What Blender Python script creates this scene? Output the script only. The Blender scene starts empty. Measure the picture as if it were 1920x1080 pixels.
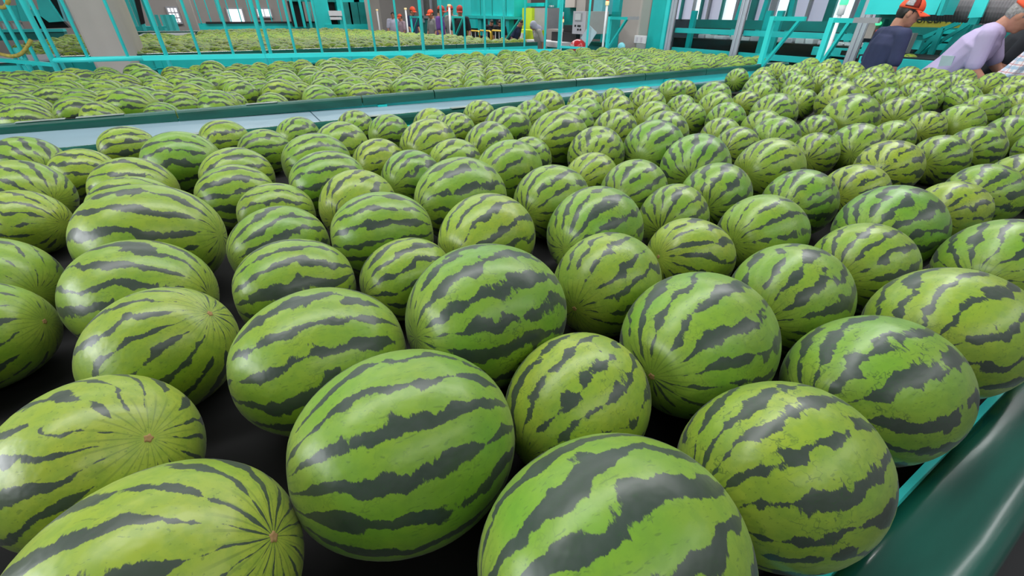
import bpy, bmesh, math, random
from mathutils import Vector, Matrix
R_ = math.radians
scene = bpy.context.scene
COL = scene.collection
# ------------------------------------------------------------------ camera
FPX = 803.4
CAMZ = 1.55
th, yaw, roll = R_(32.711), R_(58.878), R_(0.3037)
F = Vector((math.cos(yaw)*math.cos(th), math.sin(yaw)*math.cos(th), -math.sin(th)))
R0 = Vector((math.sin(yaw), -math.cos(yaw), 0))
U0 = R0.cross(F)
RT = R0*math.cos(roll) + U0*math.sin(roll)
UP = RT.cross(F)
cam = bpy.data.cameras.new('camera')
cam.sensor_width = 36.0
cam.lens = FPX*36.0/1920.0
cam.clip_start = 0.02
camo = bpy.data.objects.new('camera', cam)
COL.objects.link(camo)
camo.matrix_world = Matrix(((RT.x, UP.x, -F.x, 0), (RT.y, UP.y, -F.y, 0), (RT.z, UP.z, -F.z, CAMZ), (0, 0, 0, 1)))
scene.camera = camo
# ------------------------------------------------------------------ world, lamps, exposure
world = bpy.data.worlds.new('hall_daylight')
scene.world = world
world.use_nodes = True
bg = world.node_tree.nodes['Background']
bg.inputs[0].default_value = (0.97, 0.98, 1.0, 1)
bg.inputs[1].default_value = 0.19
def area(name, loc, rot, sx, sy, power, color=(1, 1, 1)):
    l = bpy.data.lights.new(name, 'AREA')
    l.shape = 'RECTANGLE'; l.size = sx; l.size_y = sy; l.energy = power; l.color = color
    o = bpy.data.objects.new(name, l); COL.objects.link(o)
    o.location = loc; o.rotation_euler = rot
    return o
# ceiling lamp strips running along the beds, an added back light and the open doorway to the left
area('overhead_light', (1.5, 1.9, 4.6), (0, 0, 0), 9, 0.5, 215)
area('overhead_light', (1.5, 5.6, 4.6), (0, 0, 0), 9, 0.5, 130)
area('overhead_light', (3.0, 13.5, 5.0), (0, 0, 0), 9, 1.0, 330)
area('overhead_light', (1.0, 22.5, 5.0), (0, 0, 0), 14, 1.0, 520)  # added back light, brightens the back wall and the rack machine
area('overhead_light', (8.2, 14.0, 4.8), (0, 0, 0), 1, 9, 260)
area('overhead_light', (6.6, 3.6, 4.6), (0, 0, 0), 0.6, 7, 150)
area('overhead_light', (3.0, -3.0, 4.4), (0, 0, 0), 9, 0.5, 110)
area('doorway_daylight', (-6.5, 2.0, 2.6), (0, R_(-82), 0), 2.6, 5, 350, (0.93, 0.97, 1))
scene.view_settings.view_transform = 'Standard'
scene.view_settings.look = 'None'
scene.view_settings.gamma = 1
scene.view_settings.use_curve_mapping = False
scene.view_settings.exposure = -0.12

def at(px, py, X=None, Y=None, Z=None):
    d = F + RT*((px-960)/FPX) - UP*((py-540)/FPX)
    if X is not None: t = X/d.x
    elif Y is not None: t = Y/d.y
    else: t = (Z-CAMZ)/d.z
    return Vector((0, 0, CAMZ)) + d*t
# ------------------------------------------------------------------ helpers
def mat(name, col, rough=0.5, metal=0.0, spec=0.5, noise=0.0, nscale=6.0, bump=0.0, coat=0.0, emit=0.0, trans=0.0, stretch=None):
    m = bpy.data.materials.new(name); m.use_nodes = True
    nt = m.node_tree; b = nt.nodes['Principled BSDF']
    b.inputs['Base Color'].default_value = (*col, 1)
    b.inputs['Roughness'].default_value = rough
    b.inputs['Metallic'].default_value = metal
    b.inputs['Specular IOR Level'].default_value = spec
    b.inputs['Coat Weight'].default_value = coat
    b.inputs['Coat Roughness'].default_value = 0.12
    if trans: b.inputs['Transmission Weight'].default_value = trans
    if emit:
        b.inputs['Emission Color'].default_value = (*col, 1); b.inputs['Emission Strength'].default_value = emit
    if noise or bump:
        tc = nt.nodes.new('ShaderNodeTexCoord')
        src = tc.outputs['Object']
        if stretch:
            mp = nt.nodes.new('ShaderNodeMapping'); mp.inputs['Scale'].default_value = stretch
            nt.links.new(src, mp.inputs['Vector']); src = mp.outputs[0]
        n = nt.nodes.new('ShaderNodeTexNoise'); n.inputs['Scale'].default_value = nscale; n.inputs['Detail'].default_value = 5
        nt.links.new(src, n.inputs['Vector'])
        if noise:
            r = nt.nodes.new('ShaderNodeValToRGB')
            r.color_ramp.elements[0].position = 0.3; r.color_ramp.elements[1].position = 0.72
            r.color_ramp.elements[0].color = (*[c*(1-noise) for c in col], 1)
            r.color_ramp.elements[1].color = (*[min(1, c*(1+noise)) for c in col], 1)
            nt.links.new(n.outputs[0], r.inputs[0]); nt.links.new(r.outputs[0], b.inputs['Base Color'])
        if bump:
            bp = nt.nodes.new('ShaderNodeBump'); bp.inputs['Strength'].default_value = bump; bp.inputs['Distance'].default_value = 0.01
            nt.links.new(n.outputs[0], bp.inputs['Height']); nt.links.new(bp.outputs[0], b.inputs['Normal'])
    return m
M = {}
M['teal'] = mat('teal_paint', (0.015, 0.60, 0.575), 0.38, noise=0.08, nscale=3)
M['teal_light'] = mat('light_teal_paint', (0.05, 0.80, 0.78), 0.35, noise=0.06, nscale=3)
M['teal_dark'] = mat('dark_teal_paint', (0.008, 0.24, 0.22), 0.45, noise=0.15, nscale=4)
M['sky_teal'] = mat('pale_blue_teal_paint', (0.25, 0.72, 0.80), 0.4, noise=0.05)
M['vinyl'] = mat('dark_green_vinyl', (0.005, 0.098, 0.070), 0.26, noise=0.25, nscale=5, bump=0.12, stretch=(0.6, 3, 3), coat=0.4)
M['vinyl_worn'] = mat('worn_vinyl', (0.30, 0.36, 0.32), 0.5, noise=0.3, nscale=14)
M['rubber'] = mat('black_rubber_belt', (0.0035, 0.0035, 0.004), 0.85, noise=0.2, nscale=20)
M['black'] = mat('black_and_gap_shade', (0.01, 0.01, 0.012), 0.6, noise=0.1)  # black parts, also sheets that paint shade into gaps
M['deck'] = mat('blue_grey_deck_paint', (0.27, 0.40, 0.47), 0.42, noise=0.08, nscale=2.5)
M['deck_back'] = mat('lilac_grey_deck_paint', (0.40, 0.41, 0.46), 0.5, noise=0.08, nscale=2.5)
M['floor'] = mat('dark_grey_floor', (0.045, 0.045, 0.048), 0.55, noise=0.15, nscale=1.5)
M['concrete'] = mat('beige_painted_concrete', (0.47, 0.42, 0.385), 0.7, noise=0.05, nscale=2, bump=0.05)
M['concrete2'] = mat('greenish_beige_concrete', (0.40, 0.385, 0.34), 0.7, noise=0.05, nscale=2)
M['wall'] = mat('grey_brown_wall', (0.36, 0.33, 0.31), 0.8, noise=0.08, nscale=0.8)
M['alu'] = mat('aluminium', (0.66, 0.70, 0.80), 0.3, metal=0.5, noise=0.03)
M['white'] = mat('white_plastic', (0.82, 0.82, 0.84), 0.4, noise=0.03)
M['paper'] = mat('pale_blue_paper', (0.58, 0.69, 0.75), 0.7, noise=0.04)
M['grey'] = mat('grey_paint', (0.36, 0.36, 0.39), 0.5, noise=0.05)
M['cab_white'] = mat('lilac_white_enamel', (0.66, 0.63, 0.69), 0.45, noise=0.04)
M['cab_grey'] = mat('cabinet_grey', (0.36, 0.39, 0.38), 0.5, noise=0.05)
M['lime'] = mat('lime_paint', (0.58, 0.76, 0.04), 0.45, noise=0.05)
M['yellow'] = mat('yellow_paint', (0.80, 0.52, 0.05), 0.4, noise=0.06)
M['ochre'] = mat('ochre_band_paint', (0.47, 0.43, 0.05), 0.5, noise=0.08)
M['navy_paint'] = mat('dark_navy_paint', (0.012, 0.030, 0.045), 0.5, noise=0.2, nscale=4)
M['rope'] = mat('yellow_rope', (0.46, 0.36, 0.07), 0.8, noise=0.3, nscale=30)
M['red'] = mat('red_vinyl', (0.55, 0.012, 0.018), 0.25, noise=0.1, coat=0.5)
M['orange'] = mat('orange_red_cloth', (0.85, 0.10, 0.035), 0.7, noise=0.08, nscale=8)
M['orange_dark'] = mat('dark_red_mesh_cloth', (0.42, 0.045, 0.03), 0.8, noise=0.1, nscale=30)
M['duct'] = mat('grey_corrugated_hose', (0.26, 0.25, 0.26), 0.4, noise=0.1)
M['skin'] = mat('skin', (0.50, 0.24, 0.16), 0.5, noise=0.08, nscale=9)
M['hair'] = mat('black_hair', (0.018, 0.015, 0.014), 0.45, noise=0.3, nscale=60)
M['grey_hair'] = mat('grey_hair', (0.30, 0.29, 0.29), 0.5, noise=0.4, nscale=60)
M['eye'] = mat('dark_eye', (0.02, 0.015, 0.012), 0.15)
M['navy'] = mat('navy_cloth', (0.028, 0.036, 0.095), 0.85, noise=0.12, nscale=10, bump=0.2)
M['lavender'] = mat('lavender_cloth', (0.47, 0.40, 0.62), 0.85, noise=0.06, nscale=5, bump=0.25)
M['black_cloth'] = mat('black_cloth', (0.018, 0.022, 0.028), 0.9, noise=0.15)
M['purple'] = mat('purple_cloth', (0.13, 0.055, 0.26), 0.85, noise=0.1)
M['grey_cloth'] = mat('grey_cloth', (0.20, 0.20, 0.20), 0.9, noise=0.1)
M['pale_cloth'] = mat('pale_lilac_cloth', (0.50, 0.50, 0.62), 0.9, noise=0.1)
M['beige_cloth'] = mat('beige_grey_cloth', (0.45, 0.43, 0.40), 0.9, noise=0.08)
M['pink_cloth'] = mat('dusty_pink_cloth', (0.42, 0.30, 0.36), 0.9, noise=0.1)
M['trouser'] = mat('dark_trousers', (0.03, 0.032, 0.045), 0.9, noise=0.1)
M['shoe'] = mat('dark_shoes', (0.02, 0.02, 0.02), 0.5, noise=0.1)
M['lamp_green'] = mat('green_signal_lamp', (0.10, 0.95, 0.40), 0.3, emit=1.0)
M['lamp_red'] = mat('red_signal_lamp', (0.65, 0.06, 0.05), 0.3)
M['lamp_yellow'] = mat('yellow_signal_lamp', (0.95, 0.72, 0.35), 0.3, emit=0.5)
M['daylight'] = mat('daylight_pane', (0.95, 0.95, 1.0), 0.3, emit=1.0)
M['daylight_dim'] = mat('dim_daylight_pane', (0.62, 0.58, 0.72), 0.3, emit=0.45)
M['scar'] = mat('tan_stem_scar', (0.36, 0.22, 0.09), 0.8, noise=0.3, nscale=3)
def glass_mat():
    m = bpy.data.materials.new('clear_glass'); m.use_nodes = True
    nt = m.node_tree; b = nt.nodes['Principled BSDF']
    b.inputs['Base Color'].default_value = (0.86, 0.95, 0.96, 1)
    b.inputs['Transmission Weight'].default_value = 1.0
    b.inputs['Roughness'].default_value = 0.02
    b.inputs['IOR'].default_value = 1.18
    return m
M['glass'] = glass_mat()
def plaid_mat():
    m = bpy.data.materials.new('plaid_cloth'); m.use_nodes = True
    nt = m.node_tree; b = nt.nodes['Principled BSDF']; b.inputs['Roughness'].default_value = 0.9
    tc = nt.nodes.new('ShaderNodeTexCoord'); sx = nt.nodes.new('ShaderNodeSeparateXYZ')
    nt.links.new(tc.outputs['Object'], sx.inputs[0])
    col = None
    def stripe(sock, freq, width, off):
        a = nt.nodes.new('ShaderNodeMath'); a.operation = 'MULTIPLY_ADD'; a.inputs[1].default_value = freq; a.inputs[2].default_value = off
        nt.links.new(sock, a.inputs[0])
        f = nt.nodes.new('ShaderNodeMath'); f.operation = 'FRACT'; nt.links.new(a.outputs[0], f.inputs[0])
        l = nt.nodes.new('ShaderNodeMath'); l.operation = 'LESS_THAN'; l.inputs[1].default_value = width; nt.links.new(f.outputs[0], l.inputs[0])
        return l.outputs[0]
    prev = None
    for k, (ax, fr, w, off, c, fac) in enumerate([(2, 17, .35, 0, (.25, .42, .60), .75), (1, 15, .3, .2, (.30, .45, .62), .6),
                                                (2, 17, .14, .5, (.55, .20, .20), .7), (1, 15, .12, .7, (.5, .25, .24), .6), (0, 14, .15, .4, (.12, .16, .25), .6)]):
        mx = nt.nodes.new('ShaderNodeMix'); mx.data_type = 'RGBA'
        mu = nt.nodes.new('ShaderNodeMath'); mu.operation = 'MULTIPLY'; mu.inputs[1].default_value = fac
        nt.links.new(stripe(sx.outputs[ax], fr, w, off), mu.inputs[0]); nt.links.new(mu.outputs[0], mx.inputs[0])
        if prev is None: mx.inputs[6].default_value = (.72, .68, .74, 1)
        else: nt.links.new(prev, mx.inputs[6])
        mx.inputs[7].default_value = (*c, 1); prev = mx.outputs[2]
    nt.links.new(prev, b.inputs['Base Color'])
    return m
M['plaid'] = plaid_mat()

class MB:
    """collects simple solids into one mesh"""
    def __init__(s): s.bm = bmesh.new()
    def box(s, lo, hi, bevel=0.0):
        lo, hi = Vector(lo), Vector(hi)
        for i in range(3):
            if lo[i] > hi[i]: lo[i], hi[i] = hi[i], lo[i]
        v = [s.bm.verts.new((x, y, z)) for x in (lo.x, hi.x) for y in (lo.y, hi.y) for z in (lo.z, hi.z)]
        fs = [s.bm.faces.new([v[i] for i in q]) for q in ((0, 1, 3, 2), (4, 6, 7, 5), (0, 4, 5, 1), (2, 3, 7, 6), (0, 2, 6, 4), (1, 5, 7, 3))]
        if bevel:
            es = list({e for f in fs for e in f.edges})
            bmesh.ops.bevel(s.bm, geom=es, offset=bevel, segments=2, affect='EDGES', profile=0.5)
        return s
    def bar(s, a, b, w, h=None, up=(0, 0, 1)):
        """rectangular bar from a to b"""
        a, b = Vector(a), Vector(b); h = h or w
        d = (b-a).normalized(); u = Vector(up)
        if abs(d.dot(u)) > .95: u = Vector((1, 0, 0))
        sd = d.cross(u).normalized(); u = sd.cross(d)
        q = [(-1, -1), (1, -1), (1, 1), (-1, 1)]
        va = [s.bm.verts.new(a + sd*x*w/2 + u*y*h/2) for x, y in q]
        vb = [s.bm.verts.new(b + sd*x*w/2 + u*y*h/2) for x, y in q]
        s.bm.faces.new(va[::-1]); s.bm.faces.new(vb)
        for i in range(4): s.bm.faces.new((va[i], va[(i+1) % 4], vb[(i+1) % 4], vb[i]))
        return s
    def tube(s, pts, r, n=10):
        pts = [Vector(p) for p in pts]; rings = []
        for i, p in enumerate(pts):
            d = (pts[min(i+1, len(pts)-1)]-pts[max(i-1, 0)]).normalized()
            u = Vector((0, 0, 1)) if abs(d.z) < .9 else Vector((1, 0, 0))
            a = d.cross(u).normalized(); b = a.cross(d)
            rr = r[i] if isinstance(r, (list, tuple)) else r
            rings.append([s.bm.verts.new(p + (a*math.cos(2*math.pi*k/n) + b*math.sin(2*math.pi*k/n))*rr) for k in range(n)])
        for A, B in zip(rings, rings[1:]):
            for k in range(n): s.bm.faces.new((A[k], A[(k+1) % n], B[(k+1) % n], B[k]))
        s.bm.faces.new(rings[0][::-1]); s.bm.faces.new(rings[-1])
        return s
    def capsule(s, a, b, ra, rb, lat=None, flat=1.0, n=14):
        """tapered round-ended limb; lat/flat widens the cross-section along lat"""
        a, b = Vector(a), Vector(b); d = (b-a)
        L = d.length; d = d.normalized() if L > 1e-6 else Vector((0, 0, 1))
        if lat is None:
            u = Vector((0, 0, 1)) if abs(d.z) < .9 else Vector((1, 0, 0)); A = d.cross(u).normalized()
        else:
            A = Vector(lat); A = (A - d*A.dot(d)).normalized()
        B = d.cross(A)
        prof = [(-ra*math.cos(t), ra*math.sin(t)) for t in (0.02, .5, 1.0, 1.57)] + [(L+rb*math.cos(t), rb*math.sin(t)) for t in (1.57, 1.0, .5, .02)]
        rings = [[s.bm.verts.new(a + d*z + A*(r*flat*math.cos(2*math.pi*k/n)) + B*(r*math.sin(2*math.pi*k/n))) for k in range(n)] for z, r in prof]
        for P, Q in zip(rings, rings[1:]):
            for k in range(n): s.bm.faces.new((P[k], P[(k+1) % n], Q[(k+1) % n], Q[k]))
        s.bm.faces.new(rings[0][::-1]); s.bm.faces.new(rings[-1])
        return s
    def ball(s, c, rx, ry, rz, M3=None, seg=20, rings=12, zmin=None):
        r = bmesh.ops.create_uvsphere(s.bm, u_segments=seg, v_segments=rings, radius=1)
        for v in r['verts']:
            p = Vector((v.co.x*rx, v.co.y*ry, v.co.z*rz))
            if zmin is not None and p.z < zmin: p.z = zmin
            v.co = Vector(c) + (M3 @ p if M3 else p)
        return s
    def prism(s, pts, vec):
        """closed outline extruded by vec"""
        vec = Vector(vec)
        A = [s.bm.verts.new(p) for p in pts]; B = [s.bm.verts.new(Vector(p)+vec) for p in pts]
        n = len(A)
        s.bm.faces.new(A[::-1]); s.bm.faces.new(B)
        for i in range(n): s.bm.faces.new((A[i], A[(i+1) % n], B[(i+1) % n], B[i]))
        return s
    def build(s, name, m, parent=None, smooth=False, remesh=0.0, smooth_it=0):
        bmesh.ops.recalc_face_normals(s.bm, faces=s.bm.faces)
        me = bpy.data.meshes.new(name); s.bm.to_mesh(me); s.bm.free()
        o = bpy.data.objects.new(name, me); COL.objects.link(o)
        if remesh:
            md = o.modifiers.new('r', 'REMESH'); md.mode = 'VOXEL'; md.voxel_size = remesh
            if smooth_it:
                sm = o.modifiers.new('s', 'SMOOTH'); sm.factor = .5; sm.iterations = smooth_it
            dg = bpy.context.evaluated_depsgraph_get()
            me2 = bpy.data.meshes.new_from_object(o.evaluated_get(dg))
            o.modifiers.clear(); o.data = me2; bpy.data.meshes.remove(me); me = me2; me.name = name
            smooth = True
        me.materials.clear(); me.materials.append(m)
        if smooth:
            for p in me.polygons: p.use_smooth = True
        if parent is not None:
            o.parent = parent; o.matrix_parent_inverse = parent.matrix_basis.inverted()
        return o
def tag(o, label=None, cat=None, group=None, kind=None):
    if label: o['label'] = label
    if cat: o['category'] = cat
    if group: o['group'] = group
    if kind: o['kind'] = kind
    return o
def thing(name, loc, label, cat, group=None):
    o = bpy.data.objects.new(name, None); COL.objects.link(o); o.location = loc
    o.empty_display_size = .1
    return tag(o, label, cat, group)
# ================================================================== setting
tag(MB().box((-9, -3, -.1), (18, 30, 0)).build('floor', M['floor']), kind='structure')
# raised deck behind the middle bed
dk = tag(MB().box((-6, 6.72, .66), (6.9, 9.14, .72)).build('floor_deck_back', M['deck_back']), kind='structure')
# walkway between near and middle bed, falling slightly to the right, in plates with seams
wk = bpy.data.objects.new('floor_walkway', None); COL.objects.link(wk); tag(wk, kind='structure')
def zdeck(x): return .952 + (max(-2.2, min(4.2, x))+1.2)*(-.0165)
xs = [-2.6, -1.5, .46, 2.35, 4.3, 6.4]
for a, b in zip(xs, xs[1:]):
    pl = MB()
    q = [(a+.004, zdeck(a)), (b-.004, zdeck(b))]
    pl.prism([(q[0][0], 2.93, q[0][1]), (q[1][0], 2.93, q[1][1]), (q[1][0], 2.93, q[1][1]-.035), (q[0][0], 2.93, q[0][1]-.035)], (0, .765, 0))
    pl.build('deck_plate', M['deck'], wk)
for x in (-2, 0, 2, 4, 6):
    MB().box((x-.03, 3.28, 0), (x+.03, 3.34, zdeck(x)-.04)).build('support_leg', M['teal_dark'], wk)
# walls far behind
wb = MB().box((-9, 27.0, 0), (16, 27.2, 5)).build('wall_back', M['wall']); tag(wb, kind='structure')
tag(MB().box((16, -3, 0), (16.2, 27, 5)).build('wall_right', M['wall']), kind='structure')

# ================================================================== beds
def rail_pad_profile(y0, y1, z0, z1, n=7):
    """rounded top padded strip, profile in y,z"""
    pts = [(y0, z0)]
    for k in range(n+1):
        t = math.pi*(1-k/n)
        pts.append(((y0+y1)/2 + (y1-y0)/2*math.cos(t), z1 - (z1-z0)*.42*(1-math.sin(t))))
    pts.append((y1, z0))
    return pts
def pads(parent, xs, prof, worn=None):
    for a, b in zip(xs, xs[1:]):
        m = MB(); m.prism([(a+.004, y, z) for y, z in prof], (b-a-.008, 0, 0))
        m.build('rail_pad', M['vinyl'], parent)
# near bed -----------------------------------------------------------
nb = thing('sorting_bed', (1.6, 1.45, 0), 'nearest teal sorting bed full of melons with a glossy dark green padded rail', 'conveyor')
MB().box((-2.2, -.005, .86), (5.5, 2.83, .90)).build('bed_belt', M['rubber'], nb)
# near rail: sloping glossy pad with folded lip
prof = [(.012, .925), (.012, .951), (-.006, .955), (-.03, .953), (-.055, .951), (-.078, .946), (-.094, .934), (-.100, .915), (-.098, .86), (-.09, .86), (-.09, .91)]
m = MB(); nseg = 40
rings = []
for i in range(nseg+1):
    x = -2.2 + 7.75*i/nseg
    w = [.0025*math.sin(x*9+k*1.3) + .0015*math.sin(x*23+k*2.1) for k in range(len(prof))]
    rings.append([m.bm.verts.new((x, y, z+w[k])) for k, (y, z) in enumerate(prof)])
for A, B in zip(rings, rings[1:]):
    for k in range(len(prof)): m.bm.faces.new((A[k], B[k], B[(k+1) % len(prof)], A[(k+1) % len(prof)]))
m.bm.faces.new(rings[0]); m.bm.faces.new(rings[-1][::-1])
m.build('rail_pad', M['vinyl'], nb, smooth=True)
MB().box((-2.2, .006, .895), (5.5, .024, .949)).build('inner_lip', M['teal_light'], nb)
MB().box((-2.2, -.085, .55), (5.5, -.06, .90)).build('side_panel', M['teal'], nb)
# far rail
pads(nb, [-2.2, -.9, .35, 1.55, 2.75, 3.95, 5.5], rail_pad_profile(2.86, 2.92, .90, 1.0))
MB().box((-2.2, 2.83, .55), (5.5, 2.86, .93)).build('side_panel', M['teal'], nb)
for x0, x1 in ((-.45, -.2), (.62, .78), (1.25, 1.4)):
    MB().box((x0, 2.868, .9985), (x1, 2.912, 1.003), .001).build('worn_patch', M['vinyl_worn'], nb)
MB().box((5.5, -.08, .55), (5.53, 2.9, 1.03)).build('end_plate', M['teal_light'], nb)
for x in (-2, .5, 3, 5.3):
    for y in (.1, 2.7): MB().box((x-.04, y-.04, 0), (x+.04, y+.04, .86)).build('leg', M['teal'], nb)
# middle bed ---------------------------------------------------------
mbd = thing('sorting_bed', (2, 5.2, 0), 'middle teal sorting bed full of melons behind the blue-grey walkway', 'conveyor')
MB().box((-3.2, 3.72, .80), (6.55, 6.62, .84)).build('bed_belt', M['rubber'], mbd)
pads(mbd, [-3.2, -1.55, -.35, .85, 1.45, 2.1, 2.95, 3.9, 4.9, 6.6], rail_pad_profile(3.672, 3.735, .935, 1.004))
MB().box((-3.2, 3.695, .55), (6.55, 3.725, .95)).build('side_panel', M['teal_light'], mbd)
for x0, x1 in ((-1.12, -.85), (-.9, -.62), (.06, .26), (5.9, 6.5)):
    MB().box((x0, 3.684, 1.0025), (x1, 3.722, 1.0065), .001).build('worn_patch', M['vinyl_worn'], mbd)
for x in (-.6, 1.0, 2.6, 4.25, 5.7):
    MB().box((x-.035, 3.66, .60), (x+.035, 3.694, .93)).build('side_rib', M['teal'], mbd)
MB().box((-3.2, 6.62, .62), (6.55, 6.66, .93)).build('side_panel', M['teal'], mbd)
MB().box((6.55, 3.72, .62), (6.58, 6.6, .93)).build('end_plate', M['teal'], mbd)
for x in (-3, 0, 3, 6.3):
    for y in (3.85, 6.5): MB().box((x-.04, y-.04, 0), (x+.04, y+.04, .80)).build('leg', M['teal'], mbd)
# far bed ------------------------------------------------------------
fb = thing('sorting_bed', (2, 14, 0), 'farthest teal sorting bed packed with small-looking melons behind the tall teal fence', 'conveyor')
MB().prism([(-3.0, 9.24, .76), (6.1, 9.24, .76), (4.3, 19.8, .76), (-3.0, 19.8, .76)], (0, 0, .04)).build('bed_belt', M['rubber'], fb)
pads(fb, [-3.0, -1.2, .6, 2.4, 4.2, 6.2], [(9.2, .93), (9.2, 1.0), (9.24, 1.005), (9.27, 1.0), (9.27, .93)])
MB().box((-3.0, 9.205, .76), (6.2, 9.23, .93)).build('side_panel', M['teal'], fb)
MB().box((-3.0, 9.16, .79), (6.2, 9.2, .80)).build('lower_flange', M['teal_light'], fb)
for x in (-1.9, -.85, -.15, 1.1, 1.75, 3.0, 3.6, 5.0):
    MB().box((x-.045, 9.16, .72), (x+.045, 9.203, .93)).build('side_rib', M['teal'], fb)
MB().box((-3.0, 9.3, .60), (6.2, 9.34, .76)).build('bed_shade_sheet', M['black'], fb)  # black sheet painting the shade under the bed side
pads(fb, [-3.2, -.6, 2.0, 4.6], [(19.8, .8), (19.8, .98), (19.85, 1.0), (19.9, .98), (19.9, .8)])
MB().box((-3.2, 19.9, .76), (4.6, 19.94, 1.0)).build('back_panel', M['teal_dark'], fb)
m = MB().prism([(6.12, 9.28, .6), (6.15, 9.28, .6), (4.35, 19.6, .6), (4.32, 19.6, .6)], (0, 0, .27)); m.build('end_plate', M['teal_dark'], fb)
for x in (-2.6, 1.5, 4.0):
    for y in (9.6, 14, 19): MB().box((x-.05, y-.05, 0), (x+.05, y+.05, .76)).build('leg', M['teal'], fb)
MB().box((-1.9, 17.6, .8), (-.5, 19.7, .95)).build('empty_tray_plate', M['cab_grey'], fb)

# ================================================================== concrete columns
def column(label, x0, x1, y0, y1, side=None):
    t = thing('concrete_column', ((x0+x1)/2, (y0+y1)/2, 0), label, 'column')
    m = MB().box((x0, y0, 0), (x1, y1, 5), .03); m.build('shaft', M['concrete'], t)
    MB().box((x0-.012, y0-.012, 0), (x1+.012, y1+.012, .09), .008).build('base_skirting', M['concrete2'], t)
    return t
_x1 = at(196, 0, Y=8.35).x
column('thick beige column at left behind the tall fence', at(120, 0, Y=8.35).x, _x1, 8.35, at(234, 0, X=_x1).y)
c2 = column('beige column beside the teal wall panel with white socket box', 7.45, 7.98, 7.42, 7.98)
column('pale beige column far back behind the people in orange caps', at(695, 40, Y=22.0).x, at(712, 40, Y=22.0).x+.1, 22.0, 22.6)
column('slim beige column far back left between the bright windows', at(340, 30, Y=23).x, at(366, 30, Y=23).x, 23, 23.6)
# ================================================================== tall teal fence behind the middle bed (plane y = 7.5)
FY = 7.5
fe = thing('safety_fence', (1.5, FY, .86), 'tall teal pipe fence of many uprights between middle and far beds', 'fence')
def fx(px, py): return at(px, py, Y=FY).x
for px, py, r in ((102, 120, .028), (315, 112, .024), (497, 105, .026), (509, 105, .022), (657, 102, .018), (795, 100, .026), (1021, 95, .022), (1047, 95, .026), (910, 97, .018)):
    x = fx(px, py)
    m = MB().tube([(x, FY, .86), (x, FY, 3.6)], r, 10); m.build('upright', M['teal_light'], fe, smooth=True)
for px, py in ((165, 108), (240, 106), (375, 104), (438, 102), (555, 102), (605, 101), (705, 100), (750, 99), (832, 98), (873, 98), (945, 97), (983, 96)):
    x = fx(px, py)
    MB().tube([(x, FY, 1.03), (x, FY, 3.6)], .017, 8).build('thin_upright', M['teal_light'], fe, smooth=True)
xa, xb, xc = fx(98, 113), fx(268, 109), fx(1045, 93)
MB().tube([(xa, FY, at(98, 113, Y=FY).z), (xb, FY, at(268, 109, Y=FY).z)], .028, 10).build('bottom_rail', M['teal_light'], fe, smooth=True)
MB().bar((xb, FY, at(268, 108, Y=FY).z-.005), (xc, FY, at(1045, 94.5, Y=FY).z), .05, .055).build('bottom_rail', M['teal_light'], fe)
MB().tube([(xa, FY, 3.4), (xc, FY, 3.4)], .028, 10).build('top_rail', M['teal_light'], fe, smooth=True)
# return fence towards the back at the right end of the far bed
fr = thing('safety_fence', (5.6, 8, .0), 'short teal pipe fence end beside the white control cabinet', 'fence')
for px, py, X in ((1064, 85, 6.1), (1113, 96, 6.3)):
    p = at(px-14, py, X=X); MB().tube([(p.x, p.y, .0), (p.x, p.y, 3.4)], .022, 8).build('upright', M['teal_light'], fr, smooth=True)
p1, p2 = at(1050, 85, X=6.1), at(1099, 96, X=6.3)
MB().bar((p1.x, p1.y, .96), (p2.x, p2.y, .96), .04).build('bottom_rail', M['teal_light'], fr)
# left return: rope gate, stair frame, walkway flap
lf = thing('safety_fence', (xa, 9, .86), 'teal pipe fence running back at the far left with a yellow rope', 'fence')
for k, (px, py, Y) in enumerate(((62, 100, 7.9), (40, 95, 8.0), (17, 88, 8.1), (76, 40, 7.8))):
    p = at(px, py, Y=Y)
    MB().tube([(p.x, Y, .86), (p.x, Y, 3.6)], .02, 8).build('upright', M['teal_light'], lf, smooth=True)
MB().bar((xa, FY, 1.02), (at(-30, 104, Y=8.2).x, 8.2, 1.06), .04).build('bottom_rail', M['teal'], lf)
fl = thing('stair_frame', (-2.4, 8.0, .86), 'teal folded stair frame low at the far left behind the melons', 'stair')
MB().prism([(-3.4, 8.3, .88), (-1.95, 8.3, .88), (-1.95, 8.3, .97), (-3.4, 8.3, .97)], (0, .05, 0)).build('side_panel', M['teal'], fl)
MB().prism([(-3.6, 8.36, 1.0), (-1.9, 8.36, 1.0), (-1.9, 9.1, 1.02), (-3.6, 9.1, 1.02)], (0, 0, .02)).build('tread_plate', M['deck_back'], fl)
MB().bar((-2.06, 8.25, .90), (-1.72, 8.05, .99), .05, .1).build('brace', M['teal_dark'], fl)
MB().bar((-2.1, 8.3, .88), (-2.16, 8.4, 1.15), .05).build('post', M['teal'], fl)
def rope(label, pts):
    m = MB().tube(pts, .02, 8)
    o = m.build('rope', M['rope'], smooth=True); tag(o, label, 'rope')
a, b = at(58, 75, Y=7.86), at(-12, 97, Y=8.05)
rope('yellow rope sagging across the fence opening at the far left edge', [a.lerp(b, k/8) - Vector((0, 0, .10*math.sin(math.pi*k/8))) for k in range(9)])
a, b = at(16, 0, Y=7.86), at(-12, 8, Y=8.05)
rope('upper yellow rope in the top left corner of the picture', [a.lerp(b, k/8) - Vector((0, 0, .05*math.sin(math.pi*k/8))) for k in range(9)])
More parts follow.
